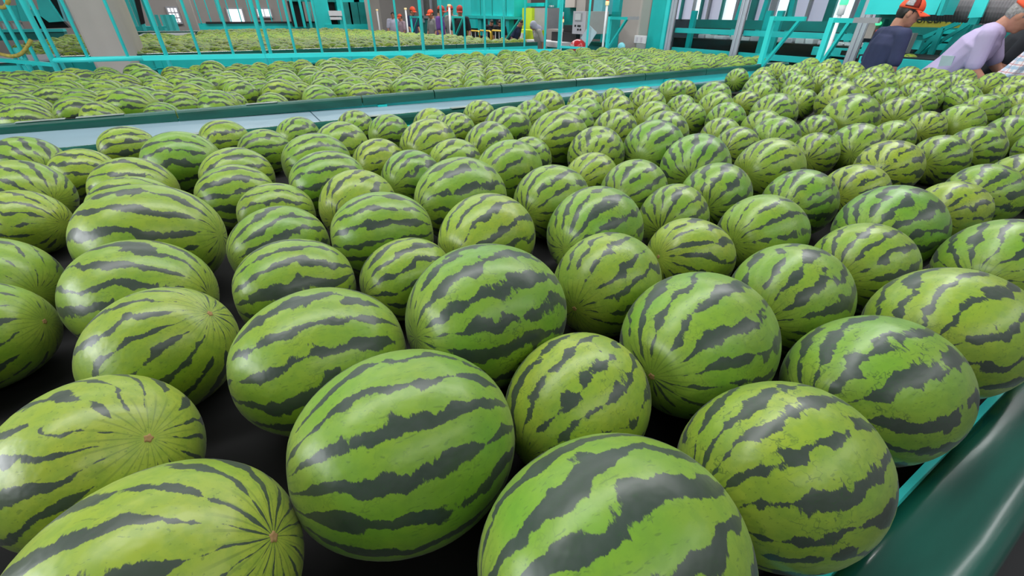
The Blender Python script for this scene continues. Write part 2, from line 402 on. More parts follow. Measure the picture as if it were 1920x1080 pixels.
# left sorting machine far behind ------------------------------------
def quad(px0, py0, px1, py1, Y, depth=.3, mm='teal', name='panel', parent=None, bev=0.0):
    a, b = at(px0, py0, Y=Y), at(px1, py1, Y=Y)
    c, d = at(px0, py1, Y=Y), at(px1, py0, Y=Y)
    return MB().box((min(a.x, c.x), Y, b.z), (max(b.x, d.x), Y+depth, a.z), bev).build(name, M[mm], parent)
lm = thing('sorting_machine', (-5, 20, 0), 'big teal conveyor machine at upper left behind the beige column', 'machine')
Ym = 20.0
quad(-70, 58, 118, 74, Ym-.6, .4, 'teal_dark', 'base_beam', lm)
quad(-70, 56, 118, 59.5, Ym-.65, .4, 'teal_light', 'base_flange', lm)
def poly(pxs, Y, depth, mm, name, parent):
    return MB().prism([at(x, y, Y=Y) for x, y in pxs], (0, depth, 0)).build(name, M[mm], parent)
poly([(-10, 12), (30, 10), (48, 38), (-2, 40)], Ym, .4, 'teal_light', 'side_plate', lm)
poly([(26, -8), (44, -8), (56, 40), (40, 40)], Ym-.05, .4, 'teal_light', 'side_plate', lm)
poly([(54, 18), (72, 18), (76, 30), (62, 30)], Ym, .4, 'teal_light', 'side_plate', lm)
poly([(66, -8), (86, -8), (118, 40), (92, 42), (76, 30)], Ym, .4, 'teal_light', 'chute_plate', lm)
poly([(62, 30), (78, 30), (92, 42), (118, 40), (130, 52), (66, 54)], Ym+.35, .3, 'black', 'gap_shade_sheet', lm)  # black sheet in place of the shade between the plates
poly([(40, -8), (50, -8), (54, 14), (46, 14)], Ym+.3, .2, 'black', 'gap_shade_sheet', lm)  # black shade sheet for the upper gap
poly([(90, -8), (104, -8), (124, 34), (114, 36)], Ym+.2, .2, 'black', 'roller_chain', lm)
for px in (104, 110, 118): poly([(px, -8), (px+4, -8), (px+22, 40), (px+17, 40)], Ym-.1, .1, 'sky_teal', 'guide_bar', lm)
for px in (2, 12, 22, 34): poly([(px, 42), (px+5, 42), (px+14, 62), (px+8, 62)], Ym+.1, .1, 'white', 'roller', lm)
# second rack machine right of the column
rk = thing('sorting_machine', (-2, 22, 0), 'teal rack machine with vertical bars between beige column and back windows', 'machine')
Yk = 21.5
for k, (px, w) in enumerate(((228, 5), (238, 4), (246, 3), (252, 6), (268, 4), (274, 3), (282, 4), (292, 2), (297, 2), (302, 2), (308, 2), (313, 2))):
    top = -10 if px < 280 else 28
    a, b = at(px+21, 56, Y=Yk), at(px, top, Y=Yk)
    MB().bar((a.x, Yk-.02*k, .7), (a.x, Yk, b.z), .026*w, .1).build('bar', M['teal_light' if k % 2 else 'teal'], rk)
quad(226, 50, 316, 57, Yk-.1, .5, 'teal', 'base_beam', rk)
poly([(250, -8), (260, -8), (272, 44), (264, 46)], Yk-.15, .1, 'black', 'roller_chain', rk)
a, b = at(256, 0, Y=Yk+.6), at(286, 54, Y=Yk+.6)
MB().box((a.x-.5, Yk+.5, .7), (b.x-.4, Yk+.7, 3)).build('back_plate', M['teal_dark'], rk)
# windows in the back wall (each its own frame and panes) --------------
def back_window(n, px0, py0, px1, py1, cols, rows, Y=26.95):
    a, b = at(px0, py0, Y=Y), at(px1, py1, Y=Y)
    fr_ = MB()
    x0, x1, z0, z1 = a.x, b.x, b.z, a.z
    fr_.box((x0-.04, Y-.06, z0-.04), (x1+.04, Y+.04, z1+.04))
    w = fr_.build('window_%d' % n, M['grey']); tag(w, kind='structure')
    for i in range(cols):
        for j in range(rows):
            dx, dz = (x1-x0)/cols, (z1-z0)/rows
            MB().box((x0+dx*i+.02, Y-.08, z0+dz*j+.025), (x0+dx*(i+1)-.02, Y-.055, z0+dz*(j+1)-.025)).build('pane', M['daylight'], w)
back_window(1, 312, 14, 341, 43, 3, 3)
back_window(2, 424, 16, 460, 42, 1, 1)
back_window(3, 480, 16, 510, 32, 2, 1)
# teal guard rail and low machine in front of the back wall
gr = thing('guard_rail', (1, 25, 0), 'long low teal guard rail along the far grey back wall', 'railing')
Yg = 24.5
quad(370, 44, 640, 53, Yg, .2, 'teal', 'kick_panel', gr)
quad(386, 41, 640, 43, Yg-.05, .1, 'black', 'ledge', gr)
for px in range(378, 640, 19):
    a = at(px, 44, Y=Yg); MB().tube([(a.x, Yg, a.z), (a.x, Yg, a.z+1.5)], .022, 6).build('thin_upright', M['teal'], gr)
# teal machinery block left of the beige far column
mk = thing('sorting_machine', (6, 25, 0), 'teal cabinet machinery with white robot arm, far back left of the orange caps', 'machine')
Yn = 23.5
for px0, px1, top in ((598, 612, -8), (640, 672, -8), (672, 700, -8)):
    quad(px0, top, px1, 54, Yn, .6, 'teal', 'cabinet_panel', mk)
for px0, px1 in ((646, 656), (660, 670), (676, 694)):
    quad(px0, 4, px1, 48, Yn-.05, .04, 'teal_dark', 'recessed_panel', mk)
for px0, px1 in ((550, 566), (612, 640)): quad(px0, 2, px1, 50, Yn+.5, .2, 'black', 'opening_shade_sheet', mk)  # black slabs painting the shade of the openings
quad(545, -8, 640, 4, Yn+.1, .4, 'teal_dark', 'header', mk)
quad(618, 20, 640, 30, Yn-.1, .2, 'white', 'robot_arm', mk)
quad(620, 32, 640, 37, Yn-.1, .2, 'white', 'robot_arm', mk)
quad(612, 46, 700, 55, Yn-.1, .3, 'teal', 'base_beam', mk)
for px in (556, 572, 584): 
    a, b = at(px, 52, Y=Yn), at(px-6, 0, Y=Yn); MB().bar((a.x, Yn, a.z), (a.x, Yn, b.z), .08, .1).build('post', M['teal'], mk)

# ================================================================== signal towers with triangular brackets at the bed ends
def signal(label, p, ztop, lamps, base=0.0, r=.022):
    t = thing('signal_tower', (p.x, p.y, base), label, 'signal light', 'signal towers')
    MB().tube([(p.x, p.y, base), (p.x, p.y, ztop)], r, 10).build('pole', M['white'], t, smooth=True)
    z = ztop
    for mm, h, rr in lamps:
        MB().tube([(p.x, p.y, z), (p.x, p.y, z+.004), (p.x, p.y, z+h-.004), (p.x, p.y, z+h)], [rr*.9, rr, rr, rr*.9], 12).build('lamp', M[mm], t, smooth=True); z += h
    MB().box((p.x-.05, p.y-.05, base), (p.x+.05, p.y+.05, base+.03), .005).build('base_foot', M['grey'], t)
signal('white signal pole with green lamp on top before the glass booth', at(1545, 112, X=6.35), at(1568, 28, X=6.35).z,
       [('white', .10, .036), ('lamp_green', .09, .042)])
signal('white signal pole with red and amber lamps before the teal wall panel', at(1131, 80, X=6.6), at(1136, 10, X=6.6).z,
       [('lamp_yellow', .07, .036), ('lamp_red', .10, .03)])
signal('short white signal pole with amber lamp beside the white control cabinet', at(1052, 78, X=6.6), at(1054, 42, X=6.6).z,
       [('lamp_yellow', .06, .04), ('lamp_red', .05, .03), ('white', .08, .026)])
for lab, px, py0, py1 in (('thin white signal pole far back in front of the pale column', 711, 48, 20), ('white signal pole between orange caps far back', 764, 52, 18),
                          ('white signal pole at the elbow of the red capped pair far back', 845, 58, 12)):
    a, b = at(px, py0, X=5.9), at(px, py1, X=5.9)
    signal(lab, a, b.z, [('lamp_yellow', .05, .045)], r=.03)
def bracket(label, X, post, tip, zt, zb, mm='teal', handle=False):
    """triangular teal support: upright, arm, brace"""
    p, q = at(post[0], post[1], X=X), at(tip[0], tip[1], X=X)
    t = thing('support_bracket', (p.x, p.y, 0), label, 'bracket', 'triangular brackets')
    MB().bar((X, p.y, 0), (X, p.y, zt), .055).build('upright', M['teal_light'], t)
    MB().bar((X, p.y, zt-.025), (X, q.y, zt-.025), .045).build('arm', M[mm], t)
    MB().bar((X, p.y-.02, zb), (X, q.y+.06, zt-.04), .05, .03).build('brace', M[mm], t)
    if handle: MB().bar((X, q.y+.02, zt-.02), (X, q.y-.22, zt-.02), .05).build('end_stop', M['grey'], t)
bracket('teal triangular bracket in front of the middle of the glass booth', 6.0, (1450, 32), (1510, 36), 1.53, .95)
bracket('teal triangular bracket beside the green lamped signal pole', 6.0, (1562, 34), (1606, 38), 1.52, 1.0, handle=True)
bracket('teal triangular bracket with dark end before the beige column', 6.6, (1144, 33), (1180, 34), at(1144, 31, X=6.6).z, .95, handle=True)
bracket('teal triangular bracket hiding the black shirted man far back', 5.9, (849, 30), (870, 30), at(849, 30, X=5.9).z, .9)
bracket('teal triangular bracket below the orange capped head far back', 5.9, (770, 30), (785, 30), at(770, 30, X=5.9).z, .9)
bracket('teal triangular bracket under the big teal housing', 6.0, (942, 32), (978, 31), at(942, 31, X=6.0).z, .9)

# ================================================================== machines around the far bed end
hs = thing('machine_housing', (9, 16, 0), 'large plain teal machine housing above the yellow barriers', 'machine')
def quadx(px0, py0, px1, py1, X, depth=.3, mm='teal', name='panel', parent=None, bev=0.0):
    pts = [at(px0, py0, X=X), at(px1, py0, X=X), at(px1, py1, X=X), at(px0, py1, X=X)]
    ys = sorted((pts[0].y+pts[3].y, pts[1].y+pts[2].y)); 
    return MB().box((X, ys[0]/2, min(p.z for p in pts[2:])), (X+depth, ys[1]/2, max(p.z for p in pts[:2])), bev).build(name, M[mm], parent)
XH = 8.6
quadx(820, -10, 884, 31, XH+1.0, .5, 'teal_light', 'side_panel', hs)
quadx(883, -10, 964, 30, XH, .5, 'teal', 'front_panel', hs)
for px in (900, 922, 948): quadx(px, -10, px+1, 30, XH-.012, .012, 'teal_dark', 'panel_seam', hs)
quadx(868, 30, 957, 34, XH-.1, .6, 'teal', 'lower_beam', hs)
for px in (866, 896, 915, 948): quadx(px, 34, px+6, 66, XH, .2, 'teal', 'post', hs)
quadx(866, 34, 970, 70, XH+1.2, .2, 'black', 'opening_shade_sheet', hs)  # black slab standing in for the shade under the housing
quadx(872, 36, 892, 52, XH+.9, .1, 'teal', 'inner_frame', hs)
# glass & steel partition behind the people
pt = thing('glass_partition', (9.8, 25, 0), 'grey metal and glass partition behind the orange capped people', 'partition')
for px in (742, 758, 774, 790, 806): quadx(px, -10, px+2, 42, 9.9, .08, 'alu', 'mullion', pt)
quadx(716, -10, 820, 30, 10.3, .05, 'glass', 'pane', pt)
quadx(716, 30, 820, 32, 9.9, .08, 'grey', 'sill', pt)
quadx(714, 32, 870, 62, 10.0, .2, 'teal_dark', 'lower_panel', pt)
quadx(716, 8, 730, 20, 9.7, .05, 'white', 'notice', pt)
# yellow barriers
def barrier(label, px0, px1, X):
    a, b = at(px0, 57, X=X), at(px1, 57, X=X)
    t = thing('barrier_rail', (X, (a.y+b.y)/2, .0), label, 'barrier', 'yellow barriers')
    z = a.z
    pts = [(X, a.y, 0), (X, a.y, z-.06), (X, a.y-.03, z-.015), (X, a.y-.07, z), (X, b.y+.07, z), (X, b.y+.03, z-.015), (X, b.y, z-.06), (X, b.y, 0)]
    MB().tube(pts, .025, 8).build('frame_tube', M['yellow'], t, smooth=True)
    for k in (1, 2): 
        y = a.y+(b.y-a.y)*k/3; MB().tube([(X, y, .3), (X, y, z-.01)], .012, 6).build('bar', M['white'], t)
barrier('yellow tube barrier, left of the three below the teal housing', 876, 899, 7.6)
barrier('yellow tube barrier, middle of the three below the teal housing', 899, 920, 7.55)
barrier('yellow tube barrier, right of the three beside the lime machine', 922, 943, 7.5)
# lime machine and grey cabinet
lmx = thing('packing_machine', (8.4, 12.5, 0), 'lime green machine with grey cabinet and notice behind the hooded worker', 'machine')
quadx(979, 15, 997, 56, 8.8, .4, 'lime', 'upper_panel', lmx)
quadx(960, 57, 1000, 80, 8.2, .4, 'lime', 'lower_panel', lmx)
quadx(997, 15, 1026, 62, 8.9, .5, 'grey', 'grey_cabinet', lmx)
quadx(965, 62, 979, 78, 8.15, .04, 'white', 'notice', lmx)
# beige post with hanging cable and teal gantry above
gt = thing('gantry_frame', (9.4, 12, 0), 'teal overhead gantry with pale plates behind the fence uprights', 'frame')
quadx(963, -10, 982, 28, 9.6, .3, 'concrete', 'backing_post', gt)
quadx(975, 3, 978, 18, 9.4, .08, 'black', 'cable', gt)
quadx(982, 6, 1020, 12, 9.5, .2, 'teal', 'beam', gt)
quadx(1024, -10, 1060, 40, 9.9, .2, 'teal_dark', 'panel', gt)
quadx(1056, 8, 1092, 52, 9.8, .2, 'teal_dark', 'panel', gt)
quadx(1045, -10, 1052, 30, 9.7, .2, 'teal', 'post', gt)
quadx(1060, -10, 1078, 14, 9.6, .2, 'concrete', 'plate', gt)
quadx(1081, -10, 1098, 22, 9.65, .2, 'wall', 'plate', gt)
for px in (1029, 1031): 
    for py in (10, 18): quadx(px, py, px+3, py+3, 9.75, .1, 'white', 'lamp_stud', gt)
lt = thing('low_conveyor', (7.6, 9.5, 0), 'low dark teal conveyor with grey tray behind the red dome', 'conveyor')
quadx(985, 82, 1050, 90, 7.4, .3, 'teal', 'side_panel', lt)
quadx(983, 80, 1050, 83, 7.35, .5, 'white', 'top_edge', lt)
quadx(1025, 56, 1062, 80, 8.2, .3, 'wall', 'grey_case', lt)
quadx(1034, 62, 1080, 82, 7.7, .3, 'black', 'dark_box', lt)
quadx(1056, 48, 1082, 80, 7.75, .3, 'black', 'dark_box', lt)
# control cabinet ------------------------------------------------------
XC = 6.75
cc = thing('control_cabinet', (XC, at(1086, 60, X=XC).y, 0), 'white control cabinet with small screen on a post beside the red dome', 'cabinet')
a, b = at(1076, 22, X=XC), at(1096, 62, X=XC)
zc0, zc1 = at(1086, 64, X=XC).z, at(1086, 21, X=XC).z
ya, yb = a.y, b.y
MB().box((XC, min(ya, yb), zc0), (XC+.62, max(ya, yb), zc1), .006).build('body', M['cab_grey'], cc)
MB().box((XC-.012, yb, zc0), (XC, ya, zc1), .003).build('front_plate', M['cab_white'], cc)
h = zc1-zc0; w = ya-yb
MB().box((XC-.022, yb+.24*w, zc0+.56*h), (XC-.012, yb+.80*w, zc0+.92*h), .002).build('screen_frame', M['grey'], cc)
MB().box((XC-.027, yb+.34*w, zc0+.62*h), (XC-.022, yb+.78*w, zc0+.90*h), .001).build('screen', M['white'], cc)
for fy, fz in ((.74, .36), (.50, .36), (.36, .36), (.50, .20), (.30, .20)):
    y, z = yb+fy*w, zc0+fz*h
    MB().tube([(XC-.012, y, z), (XC-.03, y, z)], .02, 10).build('button', M['black'], cc, smooth=True)
MB().box((XC+.05, yb-.006, zc0+.7*h), (XC+.1, yb, zc0+.85*h)).build('latch', M['white'], cc)
MB().box((XC+.05, yb+.1, 0), (XC+.15, yb+.2, zc0)).build('post', M['grey'], cc)
MB().box((XC-.03, yb-.02, 0), (XC+.02, yb+.03, zc0)).build('post', M['cab_white'], cc)
# red dome
p = at(1083, 94, X=6.45)
rd = thing('red_dome', (p.x, p.y, 0), 'shiny red dome with pale lettering strokes below the control cabinet', 'dome')
MB().ball((p.x, p.y, .94), .16, .20, .16, seg=28, rings=18).build('shell', M['red'], rd, smooth=True)
MB().tube([(p.x, p.y, 0), (p.x, p.y, .80)], .1, 12).build('stand', M['grey'], rd)
for k, (dz, wd) in enumerate(((.05, .05), (.0, .075))):
    m = MB()
    for i in range(5):
        ang = math.pi + .25 - .16*i*wd/.05*.8; 
        q = Vector((p.x+.163*math.cos(ang)*math.sqrt(1-(dz/.16)**2), p.y+.203*math.sin(ang)*math.sqrt(1-(dz/.16)**2), .94+dz))
        m.box(q-Vector((.004, .009, .008)), q+Vector((.004, .009, .008)))
    m.build('lettering', M['white'], rd)
# tilted pale sheet
XS = 6.4
m = MB().prism([at(1105, 47, X=XS), at(1119, 61, X=XS), at(1103, 86, X=XS), at(1089, 71, X=XS)], (.006, 0, 0))
tag(m.build('notice_board', M['paper']), 'pale blue square board hung cornerwise beside the control cabinet', 'board')
# teal machine between cabinet and column
tm = thing('sorting_machine', (7.6, 9, 0), 'pale and bright teal machine panels left of the beige column', 'machine')
quadx(1113, -10, 1130, 27, 7.7, .3, 'sky_teal', 'upper_panel', tm)
quadx(1126, -10, 1162, 22, 8.0, .3, 'teal_light', 'back_panel', tm)
quadx(1127, 22, 1160, 96, 8.0, .3, 'teal', 'lower_panel', tm)
quadx(1112, 28, 1117, 35, 7.5, .1, 'white', 'switch_box', tm)
quadx(1100, 27, 1127, 72, 8.3, .3, 'teal_dark', 'dark_panel', tm)
quadx(1108, 50, 1124, 58, 7.9, .2, 'teal', 'bracket_plate', tm)
quadx(1100, 80, 1126, 83, 7.4, .3, 'vinyl', 'belt_edge', tm)
quadx(1100, 83, 1126, 96, 7.45, .3, 'teal_dark', 'belt_side', tm)
# teal wall panel and socket box
tw = thing('wall_panel', (7.75, 7.2, 0), 'tall plain teal panel between beige column and glass booth', 'panel')
MB().box((7.72, 6.93, 0), (7.80, 7.40, 4)).build('sheet', M['teal'], tw)
MB().box((7.69, 6.93, 0), (7.72, 7.0, 4)).build('edge_flange', M['teal_light'], tw)
sb = thing('socket_box', (7.4, 7.55, 1.1), 'small white double socket box on the beige column', 'socket')
a = at(1190, 66, X=7.40); b = at(1208, 82, X=7.40)
MB().box((7.40, b.y, b.z), (7.448, a.y, a.z), .006).build('box', M['white'], sb)
for k in (.3, .7): 
    y = b.y+(a.y-b.y)*k; z = (a.z+b.z)/2
    MB().box((7.393, y-.025, z-.04), (7.40, y+.025, z+.04), .002).build('socket_face', M['cab_white'], sb)
MB().box((7.40, b.y, b.z-.35), (7.448, a.y-.08, b.z-.005), .004).build('conduit_cover', M['cab_grey'], sb)
tb = MB(); p = at(1165, 88, X=6.9)
tb.ball(p, .06, .09, .08, seg=14, rings=9); o = tb.build('cable_bundle', M['sky_teal'], smooth=True)
tag(o, 'small pale teal bundle at the foot of the beige column', 'bundle')

# ================================================================== glass booth (plane x = 7.75)
BX = 7.75
w4 = bpy.data.objects.new('window_4', None); COL.objects.link(w4); tag(w4, kind='structure')
for y in (6.85, 5.35, 3.47):
    for dy in (-.032, .032):
        MB().box((BX-.03, y+dy-.026, 0), (BX+.04, y+dy+.026, 4), .004).build('mullion', M['alu'], w4)
    MB().box((BX-.012, y-.07, 0), (BX+.02, y+.07, 4)).build('mullion_core', M['grey'], w4)
for y0, y1 in ((5.42, 6.78), (3.54, 5.28)):
    MB().box((BX+.0, y0, .0), (BX+.008, y1, 4)).build('pane', M['glass'], w4)
    MB().box((BX+.10, y0-.04, 1.235), (BX+.16, y1+.04, 1.315)).build('cross_rail', M['teal_light'], w4)
    MB().box((BX+.10, y0-.04, .90), (BX+.16, y1+.04, .985)).build('cross_rail', M['teal_light'], w4)
# things inside the booth
bi = thing('booth_conveyor', (9, 5, 0), 'dark belt conveyor inside the glass booth on teal legs', 'conveyor')
MB().box((8.3, 3.3, .93), (8.85, 7.2, 1.13)).build('belt_side', M['rubber'], bi)
MB().box((8.2, 3.3, .70), (8.85, 7.2, .90)).build('lower_box', M['black'], bi)
for y in (4.0, 4.95, 5.15, 6.7): MB().box((8.15, y-.05, 0), (8.22, y+.05, 1.6 if y > 4.5 else 1.1)).build('leg', M['teal'], bi)
MB().box((8.9, 3.0, 1.30), (9.0, 7.3, 1.45)).build('back_panel', M['teal_dark'], bi)
MB().box((8.16, 3.55, 1.0), (8.2, 4.25, 1.12), .01).build('motor_plate', M['teal_light'], bi)
for y in (3.75, 4.05): MB().box((8.15, y-.06, 1.03), (8.162, y+.06, 1.09), .005).build('slot', M['black'], bi)
rngb = random.Random(3)
for k in range(16):
    y = 3.7+k*.2+rngb.uniform(-.05, .05)
    w_, h_ = rngb.uniform(.05, .11), rngb.uniform(.03, .10)
    if abs(y-5.35) < .06: continue
    o = MB().box((8.5, y-w_, 1.13), (8.7, y+w_, 1.13+h_), .01).build('white_tray', M['white' if k % 3 else 'cab_white'])
    words = ('first', 'second', 'third', 'fourth', 'fifth', 'sixth', 'seventh', 'eighth', 'ninth', 'tenth', 'eleventh', 'twelfth', 'thirteenth', 'fourteenth', 'fifteenth', 'sixteenth')
    tag(o, 'small white tray on the belt inside the glass booth, %s counted from the right' % words[k], 'tray', 'white trays in the booth')
w5 = bpy.data.objects.new('window_5', None); COL.objects.link(w5); tag(w5, kind='structure')
MB().box((11.2, 2.0, .0), (11.3, 12.0, 1.42)).build('dado', M['navy_paint'], w5)
MB().box((11.2, 2.0, 2.75), (11.3, 12.0, 4)).build('header', M['teal_dark'], w5)
y = 2.0; k = 0
rw = random.Random(11)
while y < 11.6:
    wd = rw.choice((.18, .26, .34)); gap = rw.choice((.06, .1, .16))
    MB().box((11.22, y, 1.42), (11.24, y+wd, 2.75)).build('pane', M['daylight' if k % 3 == 0 else 'daylight_dim'], w5)
    MB().box((11.15, y+wd, 1.42), (11.3, y+wd+gap, 2.75)).build('mullion', M['teal_dark' if k % 2 else 'grey'], w5)
    y += wd+gap; k += 1
fm = thing('leaning_frame', (9.9, 5, 0), 'leaning teal machine frame inside the glass booth', 'frame')
for ya, yb_ in ((3.9, 3.7), (4.6, 4.5), (5.7, 5.9), (6.4, 6.3), (7.0, 6.8)):
    MB().bar((9.9, ya, .9), (9.9, yb_, 2.6), .09).build('post', M['teal'], fm)
MB().bar((9.9, 3.2, 2.15), (9.9, 7.4, 2.15), .08).build('beam', M['teal_dark'], fm)
MB().bar((9.9, 3.2, 1.40), (9.9, 7.4, 1.40), .06).build('beam', M['teal_dark'], fm)

# ================================================================== right hand machine
rm = thing('machine_hood', (7.5, 2.4, 0), 'teal hood panel at upper right behind the man in the navy polo', 'machine')
quadx(1628, -12, 1762, 27, 7.0, .5, 'teal_light', 'hood_front', rm)
m = MB().prism([at(1756, 29, X=6.96), at(1762, 29, X=6.96), at(1778, -12, X=6.96), at(1770, -12, X=6.96)], (.1, 0, 0)); m.build('hood_edge', M['teal'], rm)
quadx(1636, 27, 1690, 60, 7.4, .3, 'teal_dark', 'under_panel', rm)
du = thing('corrugated_duct', (7.9, .8, 0), 'fat grey corrugated hose running across the upper right corner', 'hose')
a, b = at(1715, 33, X=7.9), at(1990, -2, X=7.9)
p0 = at(1715, 9, X=7.9); p1 = at(1990, 17, X=7.9)
rad = .17
pts, rr = [], []
n = 96
for k in range(n+1):
    pts.append(p0.lerp(p1, k/n)); rr.append(rad*(1.0 if k % 2 else .93))
MB().tube(pts, rr, 20).build('hose_body', M['duct'], du)
MB().bar(at(1828, 33, X=7.6), at(1848, -14, X=7.6), .12, .03).build('strap_plate', M['teal_light'], du)
yb2 = thing('yellow_beam', (8.6, 1.5, 0), 'long dull yellow beam with dark lettering behind the navy polo man', 'beam')
quadx(1690, 38, 1812, 50, 8.5, .1, 'ochre', 'beam', yb2)
# lettering on the beam, upper half hidden by the hose: short dark strokes
a = at(1716, 42, X=8.49)
txt = bpy.data.curves.new('lettering', 'FONT'); txt.body = 'UICBM LS'; txt.size = .12; txt.extrude = .002
to = bpy.data.objects.new('lettering', txt); COL.objects.link(to)
to.rotation_euler = (R_(90), 0, R_(-90)); to.location = (8.492, a.y, a.z-.045)
dg = bpy.context.evaluated_depsgraph_get(); dg.update()
me = bpy.data.meshes.new_from_object(to.evaluated_get(dg)); mw = to.matrix_world.copy()
bpy.data.objects.remove(to)
to = bpy.data.objects.new('lettering', me); COL.objects.link(to); me.materials.clear(); me.materials.append(M['black'])
to.matrix_world = Matrix.Translation((8.492, a.y, a.z+.0)) @ Matrix.Rotation(R_(-90), 4, 'Z') @ Matrix.Rotation(R_(90), 4, 'X')
to.parent = yb2; to.matrix_parent_inverse = yb2.matrix_basis.inverted()
lf2 = thing('conveyor_frame', (8, 1.6, 0), 'teal lattice conveyor frame behind the two bending men', 'frame')
quadx(1705, 50, 1990, 92, 9.2, .2, 'teal_dark', 'back_sheet', lf2)
quadx(1690, 58, 1870, 61, 9.1, .1, 'teal', 'beam', lf2)
quadx(1690, 72, 1870, 75, 9.1, .1, 'teal', 'beam', lf2)
quadx(1705, 92, 1990, 134, 9.0, .2, 'vinyl', 'lower_sheet', lf2)
quadx(1690, 86, 1860, 90, 8.95, .1, 'teal', 'beam', lf2)
def sl(x0, y0, x1, y1, w=.05, X=8.3, mm='teal'): MB().bar(at(x0, y0, X=X), at(x1, y1, X=X), w).build('lattice_bar', M[mm], lf2)
sl(1732, 70, 1800, 42); sl(1708, 112, 1770, 52); sl(1733, 128, 1766, 52, .06); sl(1710, 112, 1820, 42, .04, 8.4); sl(1768, 110, 1822, 36, .1, 8.5)
sl(1822, 30, 1790, 128, .09, 8.6)
quadx(1703, 76, 1726, 92, 7.9, .08, 'teal_light', 'motor_plate', lf2)
quadx(1688, 62, 1702, 118, 7.7, .12, 'cab_grey', 'grey_post', lf2)
quadx(1815, 33, 1832, 46, 7.7, .1, 'teal', 'joint_plate', lf2)
nbx = thing('next_conveyor', (7.0, 1.5, 0), 'teal edged conveyor just beyond the near bed between the two men', 'conveyor')
quadx(1600, 131, 1990, 146, 6.85, .6, 'teal_light', 'side_panel', nbx)
quadx(1600, 127, 1990, 131, 6.9, .8, 'black', 'belt', nbx)
jb = thing('junction_box', (7.2, 3.1, 0), 'beige junction box with green and red indicator lamps beside booth', 'box')
quadx(1626, 36, 1640, 72, 7.1, .12, 'concrete', 'case', jb)
for py, mm in ((44, 'lamp_green'), (58, 'lamp_red'), (64, 'lamp_red')):
    p = at(1647, py, X=7.12); MB().tube([(7.09, p.y, p.z), (7.16, p.y, p.z)], .022, 10).build('indicator', M[mm], jb, smooth=True)
quadx(1640, 36, 1652, 74, 7.2, .1, 'teal_dark', 'side_case', jb)
MB().box((7.15, at(1634, 50, X=7.1).y-.04, 0), (7.2, at(1634, 50, X=7.1).y+.04, 1.25)).build('stand', M['teal'], jb)
